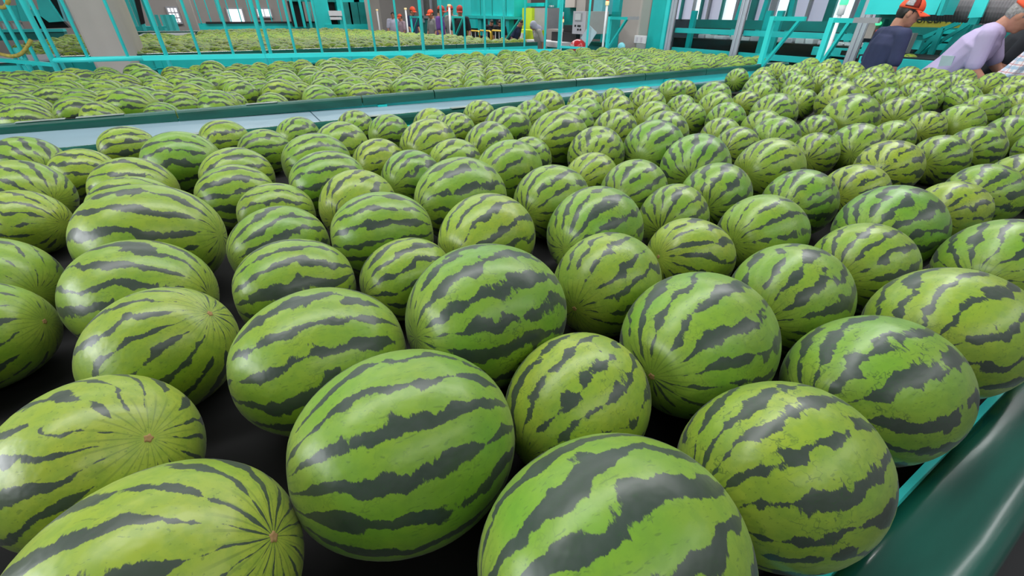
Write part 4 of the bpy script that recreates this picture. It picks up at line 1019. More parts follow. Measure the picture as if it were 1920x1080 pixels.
DATA = """n1 -0.212 0.375 0.1258 1.14 -0.34 0.41 0
n2 -0.297 0.616 0.1158 1.14 -0.7 0.56 0
n3 0.075 0.407 0.1351 1.14 -0.09 -0.1 0
n4 0.222 0.146 0.1339 1.14 -0.16 0 0
n5 0.505 0.121 0.1199 1.14 -0.17 -0 0
n6 0.785 0.131 0.1216 1.14 -0.2 -0 0
n7 0.344 0.363 0.1108 1.14 0.24 0.14 0
n8 0.614 0.351 0.1321 1.14 0.17 -0.06 0
n9 0.315 0.611 0.1431 1.14 0.13 -0.15 0
n10 0.009 0.661 0.1282 1.14 -0.1 -0 0
n11 -0.24 0.847 0.1141 1.14 -0.35 0.62 0
n12 -0.288 1.085 0.123 1.14 -0.48 0 0
n13 0.006 0.967 0.1131 1.14 -0.03 -0 0
n14 0.244 0.898 0.1 1.14 0.19 -0 0
n15 -0.282 1.353 0.1444 1.14 -0.36 -0 0
n16 -0.002 1.209 0.1109 1.14 0.35 -0 0
n17 0.254 1.118 0.1226 1.14 -0.21 -0 0
n18 0.491 0.945 0.1244 1.14 0.37 -0 0
n19 0.626 0.61 0.1189 1.14 0.31 0 0
n20 0.92 0.613 0.1043 1.14 -0.11 -0.25 0
n21 0.929 0.359 0.1198 1.14 0.18 -0 0
n22 1.241 0.351 0.1117 1.14 0.03 -0 0
n23 1.063 0.128 0.1271 1.14 -0.07 -0 0
n24 1.489 0.158 0.1255 1.14 -0.02 -0 0
n25 1.502 0.407 0.1278 1.14 -0.01 -0 0
n26 1.199 0.593 0.1139 1.14 -0.02 -0 0
n27 1.085 0.814 0.1056 1.14 0.4 -0 0
n28 0.773 0.826 0.1276 1.14 0.29 -0 0
n29 0.814 1.093 0.1203 1.14 0.3 -0 0
n30 0.546 1.228 0.1345 1.14 0.07 0 0
n31 0.257 1.402 0.1142 1.14 0.69 -0 0
n32 0.018 1.487 0.1001 1.14 -0.08 -0 0
n33 -0.083 1.703 0.1087 1.14 0.07 -0 0
n34 -0.069 1.921 0.1117 1.14 0.28 0 0
n35 -0.387 1.931 0.1143 1.14 -0.36 0 0
n36 -0.361 1.705 0.1114 1.14 -0.29 0 0
n37 -0.248 2.192 0.1245 1.14 -0.25 0 0
n38 -0.65 1.803 0.1 1.14 -0.55 0 0
n39 -0.689 2.032 0.1197 1.14 -0.86 0 0
n40 -0.77 2.459 0.1181 1.14 -0.98 0 0
n41 -0.586 2.303 0.1 1.14 -0.39 0 0
n42 -0.491 2.698 0.1 1.14 0.29 -0 0
n43 -0.094 2.644 0.1 1.14 0.43 -0 0
n44 0.059 2.32 0.1 1.14 0.26 -0 0
n45 0.236 2.546 0.1 1.14 0.71 -0 0
n46 0.225 1.94 0.1195 1.14 0.15 -0 0
n47 0.214 1.649 0.1185 1.14 -0.01 -0 0
n48 0.374 2.182 0.1134 1.14 0.55 -0 0
n49 0.537 2.571 0.1 1.14 0.82 -0 0
n50 -0.59 1.33 0.112 1.14 -0.78 0 0
n51 -0.566 1.097 0.112 1.14 -0.26 0.12 0
n52 0.461 1.877 0.1015 1.14 0.46 -0 0
n53 0.661 2.374 0.1 1.14 0.54 -0 0
n54 0.708 1.915 0.1254 1.14 0.59 -0 0
n55 0.924 2.428 0.1 1.14 0.64 -0 0
n56 0.993 2.242 0.1 1.14 0.56 -0 0
n57 0.732 1.686 0.1052 1.14 0.31 -0 0
n58 0.505 1.588 0.108 1.14 0.56 -0 0
n59 0.969 1.815 0.1158 1.14 0.54 -0 0
n60 1.283 2.53 0.1 1.14 0.65 -0 0
n61 1.193 2.027 0.124 1.14 0.45 -0 0
n62 1.28 1.695 0.1359 1.14 0.2 0 0
n63 0.853 1.432 0.1224 1.14 0.3 -0 0
n64 1.04 1.591 0.1 1.14 0.42 -0 0
n65 1.558 1.951 0.1184 1.14 0.31 -0 0
n66 1.295 1.437 0.1228 1.14 0.63 -0 0
n67 1.125 1.26 0.1 1.14 0.31 -0 0
n68 1.128 1.034 0.1138 1.14 0.35 -0 0
n69 1.676 1.735 0.1177 1.14 0.59 -0 0
n70 1.837 1.547 0.1213 1.14 0.43 -0 0
n71 1.54 1.339 0.1321 1.14 0.37 0 0
n72 1.494 1.072 0.1327 1.14 0.55 0 0
n73 1.334 0.853 0.1162 1.14 0.46 -0 0
n74 1.755 0.927 0.1231 1.14 -0.03 -0.04 0
n75 1.539 0.679 0.1117 1.14 0.16 -0 0
n76 2.232 0.999 0.1 1.14 0.27 -0 0
n77 1.856 0.649 0.1021 1.14 -0.01 -0 0
n78 2.233 0.707 0.1152 1.14 0.15 -0 0
n79 2.453 0.933 0.1153 1.14 0.34 -0 0
n80 2.26 1.214 0.1156 1.14 0.38 -0 0
n81 2.144 1.437 0.1 1.14 0.37 -0 0
n82 2.03 1.26 0.1 1.14 0.18 -0 0
n83 2.466 1.416 0.107 1.14 0.39 -0 0
n84 2.67 1.227 0.1 1.14 0.35 -0 0
n85 2.841 0.941 0.1017 1.14 0.23 -0 0
n86 3.314 0.971 0.1 1.14 0.21 -0 0
n87 2.617 0.665 0.1058 1.14 -0.03 -0 0
n88 2.939 0.642 0.1098 1.14 -0.03 -0 0
n89 3.55 0.895 0.1131 1.14 0.04 -0 0
n90 3.428 0.647 0.1119 1.14 0.22 -0 0
n91 2.167 0.388 0.1109 1.14 -0.01 -0 0
n92 1.931 0.395 0.1 1.14 -0.06 -0 0
n93 2.579 0.387 0.1019 1.14 0.02 -0 0
n94 3.273 0.485 0.1 1.14 0.03 -0 0
n95 4.05 0.746 0.1 1.14 0.07 -0 0
u1 3.174 2.549 0.1 1.14 0.52 -0 0
u2 2.713 1.904 0.1148 1.14 0.32 -0 0
u3 2.986 2.135 0.1236 1.14 0.19 -0 0
u4 2.452 1.633 0.1109 1.14 0.39 -0 0
u5 2.36 1.819 0.1 1.14 0.42 -0 0
u6 3.341 1.998 0.1183 1.14 0.49 -0 0
u7 3.573 2.151 0.1301 1.14 0.39 0 0
u8 4.411 2.661 0.1 1.14 0.35 -0 0
u9 4.764 2.759 0.1 1.14 0.41 -0 0
u10 3.105 1.946 0.1 1.14 0.25 -0 0
u11 2.775 1.545 0.1291 1.14 0.25 -0 0
u12 3.675 1.948 0.1 1.14 0.26 -0 0
u13 3.932 2.06 0.1179 1.14 0.37 -0 0
u14 4.879 2.596 0.1021 1.14 0.53 -0 0
u15 4.713 2.383 0.1 1.14 0.39 -0 0
u16 4.946 2.389 0.1128 1.14 0.42 -0 0
u17 3.528 1.549 0.1392 1.14 0.32 0 0
u18 3.533 1.787 0.1 1.14 0.32 -0 0
u19 2.936 1.201 0.1447 1.14 0.23 0 0
u20 3.902 1.619 0.1 1.14 0.22 -0 0
u21 4.149 1.664 0.1239 1.14 0.06 -0 0
u22 5.017 2.182 0.1088 1.14 0.19 -0 0
u23 5.175 2.036 0.1 1.14 0.15 -0 0
u24 4.031 1.465 0.1 1.14 0.31 -0 0
u25 4.786 1.82 0.1 1.14 0.29 -0 0
u26 3.442 1.163 0.1198 1.14 0.28 -0 0
u27 5.39 2.094 0.1 1.14 0.37 -0 0
u28 4.677 1.629 0.1107 1.14 0.19 -0 0
u29 4.435 1.466 0.1 1.14 0.29 -0 0
u30 4.258 1.32 0.1 1.14 0.34 -0 0
u31 4.702 1.424 0.1 1.14 0.18 -0 0
u32 5.362 1.725 0.1 1.14 0.29 -0 0
u33 4.02 1.267 0.1 1.14 0.17 -0 0
u34 4.875 1.302 0.1003 1.14 0.04 -0 0
u35 4.582 1.229 0.1 1.14 0.17 -0 0
u36 5.385 1.497 0.1044 1.14 0.1 -0 0
u37 5.39 1.297 0.1 1.14 0.16 -0 0
u38 4.023 0.95 0.1092 1.14 0.09 -0 0
u39 4.255 0.97 0.1 1.14 0.15 -0 0
u40 5.266 1.131 0.1 1.14 -0.05 -0 0
u41 1.483 2.244 0.1119 1.14 0.75 -0 0
u42 1.76 2.473 0.116 1.14 0.71 -0 0
u43 1.99 2.371 0.1176 1.14 0.52 -0 0
u44 1.79 2.137 0.1148 1.14 0.44 -0 0
u45 2.049 2.131 0.1132 1.14 0.48 -0 0
u46 2.361 2.506 0.1 1.14 0.56 -0 0
u47 2.576 2.419 0.1043 1.14 0.51 -0 0
u48 2.389 2.184 0.114 1.14 0.48 -0 0
u49 2.124 1.894 0.1098 1.14 0.25 -0 0
u50 2.947 2.485 0.112 1.14 0.42 -0 0
u51 2.562 2.056 0.1 1.14 0.55 -0 0
m1 -1.115 3.863 0.1227 1.12 -0.03 0 1
m2 -0.753 3.85 0.1131 1.12 -0.56 0 1
m3 -0.443 3.846 0.1 1.12 -0.36 0 1
m4 -0.101 3.864 0.1236 1.12 -0.53 0 1
m5 0.239 3.848 0.1052 1.12 -0.41 0 1
m6 0.573 3.853 0.1193 1.12 0.25 0 1
m7 -1.299 4.523 0.1192 1.12 -0.17 0 1
m8 -0.919 4.115 0.1175 1.12 0.24 0 1
m9 -0.968 4.573 0.1164 1.12 -0.04 0 1
m10 -0.602 4.049 0.1401 1.12 -0.56 0 1
m11 -0.291 4.483 0.119 1.12 -0.3 0 1
m12 0.06 4.404 0.1224 1.12 0.6 0 1
m13 0.343 4.161 0.1322 1.12 -0.33 0 1
m14 -1.566 5.502 0.1255 1.12 -0.42 0 1
m15 -1.284 5.802 0.1253 1.12 0.28 0 1
m16 -0.896 5.015 0.1215 1.12 -0.07 0 1
m17 -0.989 5.945 0.118 1.12 -0.1 0 1
m18 -0.678 5.725 0.127 1.12 0.35 0 1
m19 -0.551 5.166 0.1059 1.12 -0.64 0 1
m20 -0.458 6.413 0.1 1.12 0.03 0 1
m21 -0.299 5.78 0.1067 1.12 -0.42 0 1
m22 -0.101 5.945 0.102 1.12 -0.53 0 1
m23 0.146 6.423 0.1035 1.12 -0.35 0 1
m24 0.02 5.689 0.1004 1.12 0.25 0 1
m25 0.208 5.525 0.1081 1.12 -0.14 0 1
m26 0.455 4.691 0.1267 1.12 -0.66 0 1
m27 0.303 5.997 0.1116 1.12 -0.44 0 1
m28 0.583 6.318 0.1128 1.12 0.37 0 1
m29 0.78 6.067 0.118 1.12 0.21 0 1
m30 0.714 5.084 0.1224 1.12 -0.43 0 1
m31 0.742 4.551 0.132 1.12 0.64 0 1
m32 0.908 3.855 0.1153 1.12 -0.21 0 1
m33 1.319 3.87 0.128 1.12 -0.47 0 1
m34 1.587 3.857 0.1175 1.12 -0.14 0 1
m35 1.907 3.843 0.1036 1.12 0.19 0 1
m36 2.413 4.056 0.1 1.12 0.39 0 1
m37 2.612 3.867 0.1 1.12 0.22 0 1
m38 1.198 4.296 0.1069 1.12 -0.23 0 1
f0 2.14 3.847 0.1082 1.12 -0.19 0 1
f1 2.381 3.848 0.1108 1.12 -0.01 0 1
f2 2.847 3.891 0.1154 1.12 -0.25 0 1
f3 3.097 3.87 0.1146 1.12 0.36 0 1
f4 3.34 3.883 0.1097 1.12 0.51 0 1
f5 3.796 3.877 0.1108 1.12 -0.28 0 1
f6 4.04 3.89 0.1149 1.12 -0.39 0 1
f7 4.28 3.863 0.1066 1.12 -0.01 0 1
f8 4.525 3.847 0.116 1.12 -0.05 0 1
f9 4.987 3.852 0.121 1.12 -0.56 0 1
f10 5.241 3.906 0.1228 1.12 0.36 0 1
f11 5.707 3.862 0.1152 1.12 -0.59 0 1
f12 5.959 3.866 0.1205 1.12 -0.44 0 1
f13 6.212 3.897 0.1217 1.12 -0.62 0 1
f14 -1.311 4.076 0.1158 1.12 -0 0 1
f15 -0.334 4.074 0.1102 1.12 0.15 0 1
f16 0.595 4.078 0.1081 1.12 -0.32 0 1
f17 0.842 4.1 0.1092 1.12 -0.28 0 1
f18 1.317 4.113 0.1062 1.12 0.09 0 1
f19 1.57 4.1 0.1083 1.12 0.15 0 1
f20 2.02 4.095 0.1181 1.12 0.45 0 1
f21 2.725 4.091 0.1078 1.12 -0.25 0 1
f22 2.99 4.069 0.1093 1.12 0 0 1
f23 3.415 4.114 0.1227 1.12 -0.1 0 1
f24 3.678 4.096 0.1165 1.12 0.01 0 1
f25 4.378 4.099 0.1178 1.12 -0.41 0 1
f26 4.623 4.106 0.1098 1.12 -0.39 0 1
f27 5.328 4.129 0.1125 1.12 0.04 0 1
f28 5.596 4.082 0.124 1.12 0.24 0 1
f29 6.084 4.115 0.1206 1.12 0.06 0 1
f30 -1.423 4.308 0.1081 1.12 -0.14 0 1
f31 -1.182 4.312 0.1131 1.12 -0.4 0 1
f32 -0.722 4.328 0.1231 1.12 -0.26 0 1
f33 -0.469 4.325 0.1087 1.12 0.32 0 1
f34 0.695 4.285 0.12 1.12 0.25 0 1
f35 0.953 4.308 0.1163 1.12 -0.01 0 1
f36 1.431 4.323 0.1093 1.12 -0.16 0 1
f37 1.896 4.297 0.1208 1.12 0.22 0 1
f38 2.151 4.303 0.1114 1.12 -0.13 0 1
f39 2.4 4.318 0.1127 1.12 0.03 0 1
f40 2.821 4.311 0.1124 1.12 0.13 0 1
f41 3.083 4.286 0.1268 1.12 0.06 0 1
f42 3.335 4.332 0.1079 1.12 -0.21 0 1
f43 3.801 4.326 0.1162 1.12 0.07 0 1
f44 4.036 4.263 0.1082 1.12 0.07 0 1
f45 4.271 4.331 0.1211 1.12 -0.3 0 1
f46 4.749 4.307 0.1252 1.12 0.1 0 1
f47 5.006 4.277 0.1123 1.12 -0.02 0 1
f48 5.243 4.336 0.1118 1.12 0.05 0 1
f49 5.485 4.297 0.1136 1.12 -0.42 0 1
f50 5.734 4.317 0.1172 1.12 0.12 0 1
f51 5.986 4.335 0.1159 1.12 -0.42 0 1
f52 -1.56 4.528 0.1195 1.12 -0.36 0 1
f53 -0.596 4.562 0.1127 1.12 0.08 0 1
f54 1.026 4.52 0.1069 1.12 0.29 0 1
f55 1.278 4.56 0.1259 1.12 0.22 0 1
f56 1.527 4.52 0.1075 1.12 0.27 0 1
f57 1.766 4.533 0.1123 1.12 0.11 0 1
f58 2.02 4.547 0.1204 1.12 0.22 0 1
f59 2.504 4.579 0.1133 1.12 -0.03 0 1
f60 2.753 4.54 0.1213 1.12 -0.69 0 1
f61 3.212 4.557 0.1196 1.12 -0.14 0 1
f62 3.68 4.577 0.1099 1.12 -0.36 0 1
f63 3.927 4.529 0.1197 1.12 -0.06 0 1
f64 4.406 4.557 0.1255 1.12 -0.46 0 1
f65 5.081 4.5 0.1146 1.12 0.28 0 1
f66 5.337 4.554 0.1249 1.12 0.06 0 1
f67 5.816 4.573 0.122 1.12 -0.1 0 1
f68 6.076 4.546 0.1161 1.12 -0.13 0 1
f69 6.33 4.542 0.1151 1.12 0.08 0 1
f70 -1.44 4.779 0.1265 1.12 -0.29 0 1
f71 -1.159 4.752 0.1196 1.12 0.03 0 1
f72 -0.495 4.768 0.116 1.12 -0.12 0 1
f73 -0.235 4.727 0.124 1.12 -0.02 0 1
f74 0.032 4.754 0.1205 1.12 -0.09 0 1
f75 0.942 4.749 0.1231 1.12 0.25 0 1
f76 1.43 4.77 0.1135 1.12 -0.24 0 1
f77 1.905 4.785 0.107 1.12 -0.22 0 1
f78 2.148 4.753 0.117 1.12 -0.15 0 1
f79 2.391 4.769 0.107 1.12 0.26 0 1
f80 3.082 4.77 0.1233 1.12 -0.04 0 1
f81 3.333 4.753 0.1067 1.12 0.23 0 1
f82 3.569 4.771 0.1087 1.12 0.21 0 1
f83 4.024 4.748 0.1114 1.12 0.71 0 1
f84 4.284 4.777 0.1074 1.12 0.66 0 1
f85 4.74 4.731 0.1262 1.12 0.53 0 1
f86 5.224 4.777 0.1232 1.12 -0.11 0 1
f87 5.482 4.75 0.1119 1.12 0.08 0 1
f88 5.958 4.76 0.1099 1.12 -0.17 0 1
f89 6.207 4.756 0.1062 1.12 -0.44 0 1
f90 -0.343 5.008 0.1261 1.12 -0.38 0 1
f91 -0.076 4.979 0.1186 1.12 -0.2 0 1
f92 0.395 4.985 0.1068 1.12 -0.12 0 1
f93 1.016 4.975 0.1114 1.12 0.23 0 1
f94 1.262 4.985 0.1141 1.12 0.23 0 1
f95 1.517 5.023 0.1244 1.12 -0.19 0 1
f96 1.783 4.989 0.1224 1.12 -0.32 0 1
f97 2.26 4.952 0.113 1.12 -0.25 0 1
f98 2.505 5.006 0.12 1.12 0.23 0 1
f99 2.747 4.946 0.1125 1.12 -0.52 0 1
f100 2.972 5.015 0.1093 1.12 0.3 0 1
f101 3.206 4.97 0.111 1.12 -0.08 0 1
f102 3.429 5.039 0.1061 1.12 -0.17 0 1
f103 3.664 5.02 0.1105 1.12 0.1 0 1
f104 3.905 4.952 0.1206 1.12 -0.31 0 1
f105 4.151 5.024 0.1221 1.12 -0.22 0 1
f106 4.399 4.975 0.1105 1.12 0.03 0 1
f107 4.645 5.016 0.119 1.12 -0.17 0 1
f108 5.085 4.995 0.1221 1.12 -0.71 0 1
f109 5.34 5.021 0.1198 1.12 -0.05 0 1
f110 5.598 4.978 0.1212 1.12 0.07 0 1
f111 5.857 4.992 0.1162 1.12 -0.01 0 1
f112 6.109 4.961 0.118 1.12 0.31 0 1
f113 6.36 5.005 0.1136 1.12 0.18 0 1
f114 -1.659 5.186 0.1165 1.12 -0.67 0 1
f115 -1.41 5.211 0.1126 1.12 -0.18 0 1
f116 -1.159 5.199 0.1183 1.12 -0.45 0 1
f117 0.016 5.196 0.1202 1.12 -0.37 0 1
f118 0.496 5.228 0.1158 1.12 -0.28 0 1
f119 0.945 5.201 0.1264 1.12 -0.17 0 1
f120 1.199 5.197 0.1065 1.12 -0.35 0 1
f121 1.426 5.238 0.1067 1.12 -0.1 0 1
f122 2.097 5.228 0.1148 1.12 0 0 1
f123 2.344 5.185 0.1137 1.12 -0.17 0 1
f124 2.595 5.231 0.1213 1.12 -0.14 0 1
f125 2.849 5.213 0.111 1.12 -0.14 0 1
f126 3.329 5.255 0.1257 1.12 -0.32 0 1
f127 3.818 5.225 0.1167 1.12 -0.02 0 1
f128 4.062 5.244 0.1093 1.12 -0.34 0 1
f129 4.306 5.204 0.1165 1.12 -0.52 0 1
f130 4.936 5.214 0.127 1.12 -0.17 0 1
f131 5.203 5.223 0.1171 1.12 -0.16 0 1
f132 5.463 5.227 0.1206 1.12 -0.32 0 1
f133 5.718 5.212 0.1141 1.12 0.3 0 1
f134 5.97 5.236 0.1196 1.12 -0.44 0 1
f135 -1.061 5.42 0.1111 1.12 -0.39 0 1
f136 -0.809 5.454 0.1195 1.12 -0.18 0 1
f137 -0.341 5.439 0.111 1.12 -0.17 0 1
f138 -0.094 5.434 0.1168 1.12 -0.57 0 1
f139 0.79 5.441 0.1157 1.12 -0.17 0 1
f140 1.047 5.425 0.1185 1.12 0.16 0 1
f141 1.31 5.44 0.1217 1.12 -0.11 0 1
f142 1.581 5.427 0.127 1.12 0.35 0 1
f143 1.985 5.433 0.1179 1.12 0.16 0 1
f144 2.249 5.418 0.1234 1.12 0.01 0 1
f145 2.507 5.455 0.1167 1.12 -0.23 0 1
f146 2.978 5.416 0.1214 1.12 0.42 0 1
f147 3.453 5.45 0.1074 1.12 -0.24 0 1
f148 3.691 5.42 0.1154 1.12 0.52 0 1
f149 4.164 5.438 0.1133 1.12 -0.48 0 1
f150 4.622 5.459 0.1177 1.12 -0.31 0 1
f151 4.883 5.463 0.125 1.12 -0.47 0 1
f152 5.151 5.453 0.1217 1.12 0.24 0 1
f153 5.545 5.45 0.1205 1.12 -0.16 0 1
f154 5.802 5.439 0.1184 1.12 0.62 0 1
f155 6.067 5.451 0.113 1.12 0.13 0 1
f156 -1.865 5.674 0.1069 1.12 0.15 0 1
f157 -0.957 5.676 0.1113 1.12 0.54 0 1
f158 0.506 5.654 0.1117 1.12 -0.1 0 1
f159 0.938 5.633 0.1093 1.12 -0.1 0 1
f160 1.182 5.647 0.1129 1.12 -0.02 0 1
f161 1.421 5.675 0.1138 1.12 -0.81 0 1
f162 1.66 5.654 0.1115 1.12 -0.21 0 1
f163 1.909 5.657 0.1165 1.12 0.31 0 1
f164 2.153 5.633 0.1086 1.12 -0.33 0 1
f165 2.388 5.655 0.1092 1.12 -0.14 0 1
f166 2.851 5.65 0.1083 1.12 -0.57 0 1
f167 3.099 5.66 0.1179 1.12 0.09 0 1
f168 3.52 5.657 0.113 1.12 -0.02 0 1
f169 3.783 5.648 0.1257 1.12 -0.13 0 1
f170 4.047 5.642 0.1153 1.12 0.13 0 1
f171 4.311 5.681 0.1278 1.12 -0.1 0 1
f172 4.741 5.679 0.1222 1.12 -0.09 0 1
f173 5.011 5.68 0.1128 1.12 -0.13 0 1
f174 5.687 5.662 0.126 1.12 0.42 0 1
f175 5.947 5.651 0.1182 1.12 0.62 0 1
f176 6.196 5.645 0.1127 1.12 0.17 0 1
f177 -1.751 5.881 0.1175 1.12 0.06 0 1
f178 0.581 5.865 0.1112 1.12 0.32 0 1
f179 1.054 5.852 0.1208 1.12 -0.11 0 1
f180 1.54 5.881 0.1175 1.12 -0.21 0 1
f181 1.783 5.842 0.1066 1.12 0.03 0 1
f182 2.015 5.882 0.1087 1.12 -0.14 0 1
f183 2.268 5.867 0.1208 1.12 -0.08 0 1
f184 2.743 5.854 0.1111 1.12 -0.24 0 1
f185 2.985 5.858 0.1106 1.12 0.22 0 1
f186 3.433 5.869 0.1166 1.12 0.02 0 1
f187 3.699 5.885 0.1256 1.12 -0.05 0 1
f188 4.18 5.901 0.1124 1.12 -0.12 0 1
f189 4.864 5.888 0.1206 1.12 -0.19 0 1
f190 5.317 5.873 0.1154 1.12 0.11 0 1
f191 5.57 5.873 0.1106 1.12 -0.44 0 1
f192 5.809 5.9 0.1112 1.12 0.24 0 1
f193 6.047 5.866 0.11 1.12 0.04 0 1
f194 6.294 5.875 0.1158 1.12 0.41 0 1
f195 -1.913 6.103 0.1168 1.12 -0.49 0 1
f196 -1.631 6.1 0.1232 1.12 0.39 0 1
f197 -1.185 6.103 0.1166 1.12 0.44 0 1
f198 -0.709 6.085 0.1125 1.12 0.16 0 1
f199 0.506 6.109 0.1076 1.12 -0.13 0 1
f200 1.166 6.071 0.126 1.12 -0.14 0 1
f201 1.428 6.09 0.1136 1.12 -0.18 0 1
f202 1.91 6.125 0.1098 1.12 -0.04 0 1
f203 2.146 6.07 0.1142 1.12 0.26 0 1
f204 2.388 6.065 0.1119 1.12 -0.72 0 1
f205 2.635 6.068 0.1191 1.12 0.28 0 1
f206 2.898 6.1 0.1225 1.12 -0.03 0 1
f207 3.317 6.13 0.1081 1.12 -0.13 0 1
f208 3.552 6.08 0.1103 1.12 -0.13 0 1
f209 3.795 6.111 0.1195 1.12 -0.6 0 1
f210 4.05 6.098 0.1165 1.12 -0.16 0 1
f211 4.298 6.089 0.1103 1.12 -0.41 0 1
f212 4.539 6.09 0.1108 1.12 -0.04 0 1
f213 5.02 6.085 0.1269 1.12 -0.05 0 1
f214 5.441 6.087 0.1151 1.12 -0.19 0 1
f215 5.693 6.106 0.1168 1.12 0.41 0 1
f216 5.936 6.095 0.1097 1.12 0.41 0 1
f217 6.185 6.101 0.107 1.12 -0.56 0 1
f218 -2.05 6.306 0.1161 1.12 -0.02 0 1
f219 -1.799 6.333 0.1139 1.12 0.32 0 1
f220 -1.552 6.334 0.1126 1.12 -0.23 0 1
f221 -1.302 6.322 0.1171 1.12 0.29 0 1
f222 -1.047 6.314 0.1167 1.12 -0.24 0 1
f223 -0.786 6.344 0.1268 1.12 -0.41 0 1
f224 -0.113 6.306 0.1265 1.12 -0.39 0 1
f225 0.829 6.301 0.1152 1.12 -0.38 0 1
f226 1.071 6.322 0.1095 1.12 0.35 0 1
f227 1.312 6.36 0.1132 1.12 -0.04 0 1
f228 1.544 6.284 0.1116 1.12 -0.04 0 1
f229 1.794 6.328 0.1208 1.12 -0.09 0 1
f230 2.047 6.334 0.1139 1.12 -0.51 0 1
f231 2.305 6.295 0.126 1.12 0.08 0 1
f232 2.749 6.333 0.1108 1.12 0.09 0 1
f233 3.199 6.331 0.1202 1.12 -0.11 0 1
f234 3.705 6.352 0.1256 1.12 -0.46 0 1
f235 4.134 6.32 0.1243 1.12 -0.4 0 1
f236 4.39 6.3 0.1123 1.12 -0.46 0 1
f237 4.632 6.291 0.1131 1.12 -0.43 0 1
f238 4.871 6.309 0.1118 1.12 -0.5 0 1
f239 5.118 6.32 0.1205 1.12 0.63 0 1
f240 5.583 6.316 0.1184 1.12 -0.23 0 1
f241 5.828 6.335 0.1077 1.12 -0.29 0 1
f242 6.062 6.328 0.1084 1.12 -0.45 0 1
g243 5.325 5.656 0.1032 1.10 -0.3 0 1
g244 0.368 6.45 0.1043 1.10 0.32 0 1
g245 -0.565 5.388 0.1095 1.10 -0.8 0 1
g246 5.269 6.504 0.105 1.10 -0.06 0 1
g247 -0.379 6.01 0.11 1.10 0.52 0 1
g248 -1.345 4.993 0.1061 1.10 0.25 0 1
g249 4.686 5.23 0.1023 1.10 0.03 0 1
g250 3.452 4.575 0.1025 1.10 -0.36 0 1
g251 0.223 6.216 0.1034 1.10 0.12 0 1
g252 0.23 5.294 0.1027 1.10 0.36 0 1
g253 0.302 4.416 0.1048 1.10 0.34 0 1
g254 -0.886 4.779 0.1036 1.10 0.2 0 1
g255 3.22 5.467 0.1073 1.10 -0.08 0 1
g256 6.323 6.326 0.1053 1.10 -0.46 0 1
g257 3.204 5.945 0.1076 1.10 -0.03 0 1
g258 2.628 5.636 0.1023 1.10 -0.35 0 1
g259 -0.026 4.077 0.1034 1.10 0.16 0 1
g260 4.91 4.075 0.11 1.10 0.15 0 1
g261 -1.417 5.999 0.101 1.10 -0.95 0 1
g262 0.238 5.736 0.1048 1.10 -0.06 0 1
g263 0.697 4.861 0.1031 1.10 -0.03 0 1
g264 6.251 4.32 0.1043 1.10 -0.21 0 1
g265 3.942 6.483 0.1102 1.10 0.47 0 1
g266 4.644 4.514 0.1012 1.10 0.34 0 1
g267 -0.477 6.206 0.1109 1.10 0.04 0 1
g268 2.029 5.016 0.11 1.10 -0.01 0 1
g269 -0.23 5.216 0.1027 1.10 0.01 0 1
g270 2.464 6.468 0.1052 1.10 -0.45 0 1
g271 0.166 4.97 0.1043 1.10 -0.26 0 1
g272 -1.33 5.434 0.1003 1.10 0.04 0 1
g273 -0.88 5.239 0.1063 1.10 -0.14 0 1
g274 1.668 6.101 0.1079 1.10 0.35 0 1
g275 1.797 5.3 0.1003 1.10 -0.25 0 1
g276 4.752 6.51 0.1088 1.10 -0.43 0 1
g277 3.929 5.439 0.1013 1.10 -0.14 0 1
g278 2.948 6.455 0.1049 1.10 -0.11 0 1
g279 -1.811 5.462 0.1078 1.10 -0.26 0 1
g280 3.085 5.206 0.1072 1.10 -0.01 0 1
g281 4.75 3.914 0.1069 1.10 -0.52 0 1
g282 1.08 4.104 0.111 1.10 0.25 0 1
g283 3.464 6.405 0.1024 1.10 0.21 0 1
g284 -0.158 4.299 0.1005 1.10 0.03 0 1
g285 1.66 4.344 0.1026 1.10 -0.16 0 1
g286 2.985 4.49 0.1011 1.10 0.13 0 1
g287 0.809 5.812 0.1075 1.10 0.06 0 1
g288 4.988 4.705 0.1079 1.10 -0.45 0 1
g289 4.773 6.11 0.1008 1.10 0.06 0 1
g290 4.543 5.87 0.1078 1.10 0.02 0 1
g291 5.842 4.088 0.102 1.10 0.08 0 1
g292 6.313 5.263 0.1036 1.10 -0.34 0 1
g293 2.512 5.83 0.1054 1.10 -0.35 0 1
g294 0.421 5.438 0.1027 1.10 -0.38 0 1
g295 -1.675 4.955 0.1116 1.10 -0.62 0 1
g296 4.864 4.932 0.1002 1.10 0.11 0 1
g297 -1.516 5.72 0.1011 1.10 -0.07 0 1
g298 4.161 4.577 0.1038 1.10 -0.42 0 1
g299 5.583 4.494 0.1099 1.10 -0.16 0 1
g300 2.267 4.554 0.1081 1.10 -0.2 0 1
g301 3.577 5.223 0.1069 1.10 -0.49 0 1
g302 -0.691 4.89 0.1049 1.10 0.43 0 1
g303 1.19 4.776 0.1074 1.10 -0.24 0 1
g304 1.777 4.019 0.1006 1.10 0.75 0 1
g305 1.672 4.749 0.1109 1.10 0.1 0 1
g306 4.396 5.401 0.103 1.10 -0.25 0 1
g307 6.321 4.092 0.101 1.10 -0.7 0 1
g308 0.225 4.611 0.1072 1.10 0.04 0 1
g309 5.721 4.783 0.1096 1.10 0.29 0 1
g310 4.856 4.522 0.1011 1.10 0.74 0 1
g311 4.509 4.348 0.1007 1.10 0.05 0 1
g312 0.076 6.061 0.1048 1.10 -0.14 0 1
g313 2.84 4.743 0.1019 1.10 -0.28 0 1
g314 4.527 6.494 0.1021 1.10 -0.08 0 1
g315 0.522 4.434 0.1009 1.10 -0.24 0 1
g316 3.797 4.757 0.1021 1.10 0.1 0 1
g317 5.349 6.288 0.1008 1.10 -0.32 0 1
